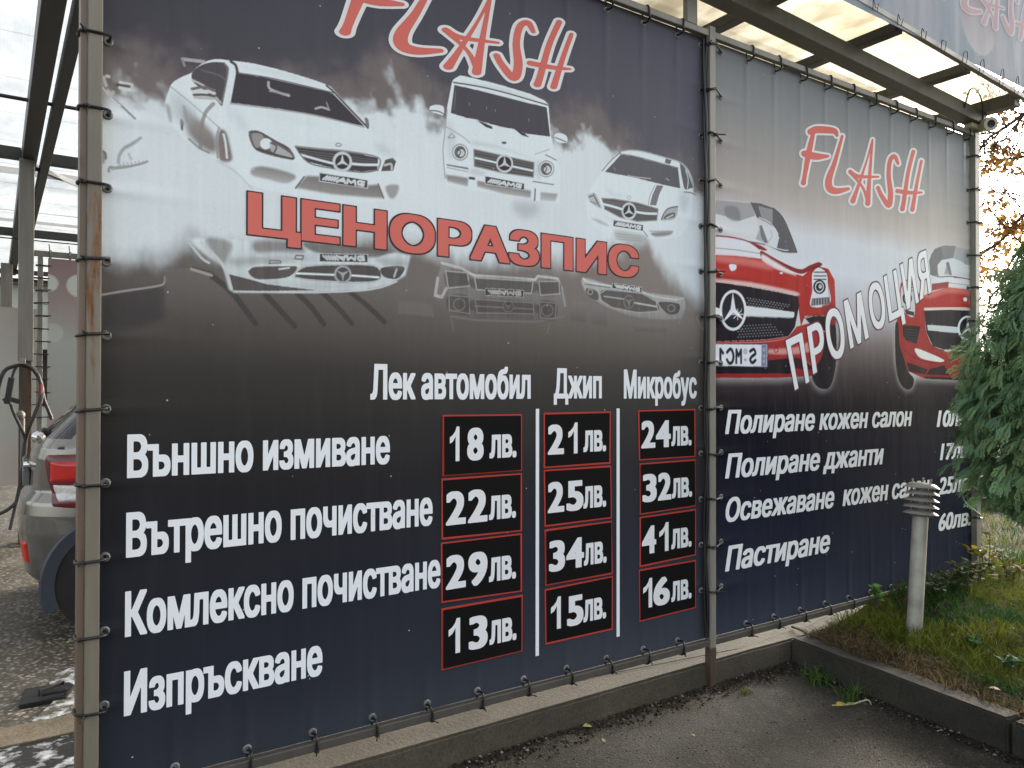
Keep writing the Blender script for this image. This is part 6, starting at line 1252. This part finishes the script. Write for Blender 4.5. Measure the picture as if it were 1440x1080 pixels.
# ------------------------------------------------------------------ parked car in the bay (rear corner visible)
CZ = np.array([.20, .28, .38, .52, .68, .80, .89, .96, 1.18, 1.26, 1.33, 1.49, 1.66, 1.74, 1.78, 1.80]); XR = np.array([.24, .13, .04, .02, .0, .0, .02, .07, .08, .10, .15, .31, .45, .57, .78, 1.2])
XF = np.array([4.05, 4.25, 4.34, 4.38, 4.36, 4.32, 4.24, 4.08, 3.75, 3.40, 3.22, 2.80, 2.42, 2.25, 2.05, 1.80]); HW = np.array([.80, .86, .90, .915, .92, .92, .915, .905, .89, .875, .85, .77, .70, .66, .60, .45])
def shell(phi, z, off=0.0):
    xr, xf, hw = np.interp(z, CZ, XR), np.interp(z, CZ, XF), np.interp(z, CZ, HW); a = (xf-xr)/2; n = 4.2
    c, s = np.cos(phi), np.sin(phi); rr = (np.abs(c)**n+np.abs(s)**n)**(-1/n)
    return np.stack([(xr+xf)/2+(a*1.0+off)*rr*c+0*z, (hw+off)*rr*s, z+0*phi], -1)
crX, crY = W(63, 760, 2.85)[0], 2.85
car = empty('parked_car', (.150, 3.87, 0), 'bronze grey car seen from its rear corner behind the left banner post', 'car', rz=R(-1.2)); car['_local'] = 1
def cpaint():
    m, n, b = nodes_of('bronze_metallic'); v = coords(n); b.inputs['Base Color'].default_value = (.20, .185, .165, 1); b.inputs['Metallic'].default_value = .85; b.inputs['Roughness'].default_value = .17; b.inputs['Coat Weight'].default_value = .8; b.inputs['Coat Roughness'].default_value = .05; return m
M['paint'] = cpaint(); M['glass'] = simple('dark_car_glass', (.012, .014, .016), .04); M['clad'] = simple('dark_cladding', (.035, .042, .06), .55, var=.1); M['tail'] = simple('red_lens', (.55, .02, .015), .12, var=.1); M['clear'] = simple('clear_lens', (.62, .60, .56), .1, var=.2, scale=40); M['chrome'] = simple('chrome', (.7, .7, .7), .12, 1.0, var=.05)
phis = np.linspace(0, 2*math.pi, 145)[:-1]; # unequal parameter: more points at the corners
phis = np.sort(np.concatenate([phis, math.pi+np.linspace(.3, 1.2, 20), math.pi-np.linspace(.3, 1.2, 20)])); zsC = np.unique(np.concatenate([np.linspace(.20, 1.80, 54), CZ])); PH, ZZ = np.meshgrid(phis, zsC)
V = shell(PH.ravel(), ZZ.ravel()); nph = len(phis); i = np.arange(len(V)).reshape(PH.shape); iw = np.concatenate([i, i[:, :1]], 1); Q = quads(iw)
cen = V[Q].mean(1); wh = [(.57, .37), (3.30, .37)]
arch = np.zeros(len(Q), bool)
for wx, wz in wh: arch |= (np.hypot(cen[:, 0]-wx, cen[:, 2]-wz) < .37) & (np.abs(cen[:, 1]) > .5)
side = np.abs(cen[:, 1]) > np.interp(cen[:, 2], CZ, HW)*.93; gz = (cen[:, 2] > 1.335) & (cen[:, 2] < 1.67)
sg = gz & side & (cen[:, 0] > .75) & (cen[:, 0] < 2.75) & ~((cen[:, 0] > 1.72) & (cen[:, 0] < 1.80)); rg_ = gz & (cen[:, 0] < 1) & (np.abs(cen[:, 1]) < np.interp(cen[:, 2], CZ, HW)*.80); fg = gz & (cen[:, 0] > 2.2) & (np.abs(cen[:, 1]) < np.interp(cen[:, 2], CZ, HW)*.86)
clad = (cen[:, 2] < .27) & ~arch
def cpart(name, mask, mat, cap=False):
    q = Q[mask]; u, inv = np.unique(q, return_inverse=True); me = fast_mesh(name, V[u], inv.reshape(-1, 4).astype(np.int32), True); return mesh_obj(name, me, mat, car)
cpart('body', ~(arch | sg | rg_ | fg | clad), M['paint']); cpart('lower_cladding', clad, M['clad']); cpart('side_window', sg, M['glass']); cpart('rear_window', rg_, M['glass']); cpart('windscreen', fg, M['glass'])
top = V[i[-1]]; me = bpy.data.meshes.new('roof'); me.from_pydata([tuple(p) for p in top]+[tuple(top.mean(0)+np.array([0, 0, .02]))], [], [(k, (k+1) % nph, nph) for k in range(nph)]); me.polygons.foreach_set('use_smooth', [True]*nph); mesh_obj('roof', me, M['paint'], car)
bot = V[i[0]]; me = bpy.data.meshes.new('underside'); me.from_pydata([tuple(p) for p in bot]+[tuple(bot.mean(0))], [], [((k+1) % nph, k, nph) for k in range(nph)]); mesh_obj('underside', me, M['rubber'], car)
def patch(name, p0, p1, z0, z1, mat, off, parent=car, shape=None, n=22):
    U, T = np.meshgrid(np.linspace(0, 1, n), np.linspace(0, 1, n)); P = p0+(p1-p0)*U; Z = z0+(z1-z0)*T
    if shape is not None: P, Z = shape(U, T, P, Z)
    e = 1-np.maximum(np.abs(2*U-1), np.abs(2*T-1))**6; A = shell(P.ravel(), Z.ravel()); B = shell(P.ravel(), Z.ravel(), off); w_ = e.ravel()[:, None]; Vp = A*(1-w_)+B*w_
    return mesh_obj(name, fast_mesh(name, Vp, quads(np.arange(n*n).reshape(n, n)), True), mat, parent)
PI = math.pi
for s in (1, -1):
    f = lambda a: PI+s*a
    def shp(U, T, P, Z, s=s): return PI+s*(.60+.10*(1-T)**2+(.46)*U), .84+.38*T+.02*U*T-.06*(1-T)*(U-.5)
    patch('tail_lamp', 0, 1, 0, 1, simple('dark_lamp_rim', (.12, .01, .012), .2), .012, shape=shp)
    def shp2(U, T, P, Z, s=s): return PI+s*(.635+.40*U), 1.03+.15*T+.015*U
    t = patch('red_lens', 0, 1, 0, 1, M['tail'], .022, shape=shp2)
    def shp3(U, T, P, Z, s=s): return PI+s*(.655+.06*(1-T)**2+(.36-.06*(1-T)**2)*U), .90+.12*T+.008*U
    patch('clear_lens', 0, 1, 0, 1, M['clear'], .022, shape=shp3)
    def shp4(U, T, P, Z, s=s): return PI+s*(.40+.11*U), .46+.15*T
    patch('rear_reflector', 0, 1, 0, 1, M['tail'], .012, shape=shp4)
    for wx, wz in wh:
        Y = -s*.915; mb = MB(); arc = [(wx+.405*math.cos(a), Y, wz+.405*math.sin(a)) for a in np.linspace(-.35, PI+.35, 24)]
        vs = []; 
        for a in np.linspace(-.40, PI+.40, 26):
            for r_, yy in ((.365, Y*.93), (.362, Y*1.012), (.44, Y*1.014), (.452, Y*.985)): vs.append((wx+r_*math.cos(a), yy, wz+r_*math.sin(a)))
        fs = [(4*k+j, 4*k+j+1, 4*k+5+j, 4*k+4+j) for k in range(25) for j in range(3)]; mb.add(vs, fs, True); mb.build('arch_trim', M['clad'], car)
        mb = MB(); mb.lathe([(.365, 0), (.365, .45)], (wx, Y*.99, wz), (0, s, 0), 32); mb.build('wheel_well', M['rubber'], car)
        wheel = MB(); wheel.lathe([(.20, .02), (.30, 0), (.335, .03), (.338, .18), (.30, .21)], (wx, Y*.955, wz-.022), (0, s, 0), 36); wo = wheel.build('wheel', M['rubber'], car)
        rim = MB(); rim.lathe([(0, .03), (.05, .025), (.06, .05), (.19, .03), (.20, .012), (.21, .03)], (wx, Y*.955, wz-.022), (0, s, 0), 30)
        r_o = rim.build('rim', M['eyelet'], None); r_o.parent = wo
mb = MB(); mb.box(.03, .10, -.35, .35, 1.12, 1.15, None, .01); mb.lathe([(0, .0), (.03, .01), (.045, .06), (.03, .11), (0, .12)], (.10, -.62, 1.355), (.3, -1, -.1), 16); mb.build('tailgate_handle', M['chrome'], car)
mb = MB(); mb.bar((.17, -.25, 1.36), (.38, .02, 1.50), .02, .02, bev=.004); mb.lathe([(.03, 0), (.03, .04), (.02, .05)], (.19, -.25, 1.36), (-1, 0, .3), 14); mb.build('rear_wiper', M['rubber'], car)
mb = MB(); mb.box(.03, .072, -.26, .26, .98, 1.09, None, .004); mb.build('licence_plate', M['eyelet'], car)
# ------------------------------------------------------------------ things on the bay floor
tr = empty('plastic_tray', Zp(65, 972, 0)+(0,), 'black plastic tray lying on the wet floor by the left post', 'tray')
c = [Zp(*q, .03) for q in ((26, 990), (34, 966), (98, 956), (106, 960), (94, 977))]
def poly_slab(name, pts, z0, z1, mat, parent, bev=.004): return slab(name, pts, z0, z1, mat, parent, bev, 5)
poly_slab('base', c[::-1] if 0 else c, .002, .022, M['rubber'], tr)
q = [Zp(*p, .045) for p in ((56, 972), (90, 960), (93, 971), (60, 977))]
mb = MB(); mb.tube([(x, y, .045) for x, y in q], .010, 8, closed=True); mb.tube([(q[0][0], q[0][1], .01), (q[0][0], q[0][1], .045)], .009, 6); mb.tube([(q[2][0], q[2][1], .01), (q[2][0], q[2][1], .045)], .009, 6); mb.build('handle', simple('shiny_black', (.02, .02, .022), .15), tr)
mb = MB(); mb.box(-9, 4, 1.30, 1.545, -.02, .016, None, .006); o = mb.build('drain_edge', mat_concrete('tan_concrete_edge', (.085, .066, .04), (.19, .155, .105), .5)); tag(o, 'tan concrete strip edging the wet drain channel', 'edging')
def foam_mat(name, cov, base):
    m, n, b = nodes_of(name); v = coords(n, (4.5, 5, 4)); f = noise(n, v, 2.6, 9, .66)
    k = ramp(n, f, [(cov, (0, 0, 0)), (cov+.16, (1, 1, 1))]); n.links.new(mix(n, k, base, (.50, .52, .54)), b.inputs['Base Color']); n.links.new(ramp(n, k, [(0, (.22,)*3), (1, (.7,)*3)]), b.inputs['Roughness']); bump(n, b, f, .6, .02); return m
mb = MB(); mb.add([(-9, .19, .006), (4, .19, .006), (4, 1.299, .006), (-9, 1.299, .006)], [(0, 1, 2, 3)]); struct(mb.build('drain_channel', foam_mat('wet_channel_with_foam', .50, (.020, .020, .019))))
P = [Zp(*q, .006) for q in ((40, 1018), (70, 1006), (84, 992), (93, 978), (104, 962), (98, 955), (70, 962), (78, 948), (100, 938), (125, 925), (130, 1000), (100, 1003), (70, 1010))]
ctr = np.mean(P, 0); mb = MB(); ring = cat(P, True, 3); mb.add([(p[0], p[1], .005) for p in ring]+[(ctr[0], ctr[1], .014)], [(k, (k+1) % len(ring), len(ring)) for k in range(len(ring))], True); o = mb.build('soap_foam', foam_mat('soap_foam', .47, (.10, .09, .07))); o['kind'] = 'stuff'; tag(o, 'white soap foam round the plastic tray', 'foam')
del car['_local']
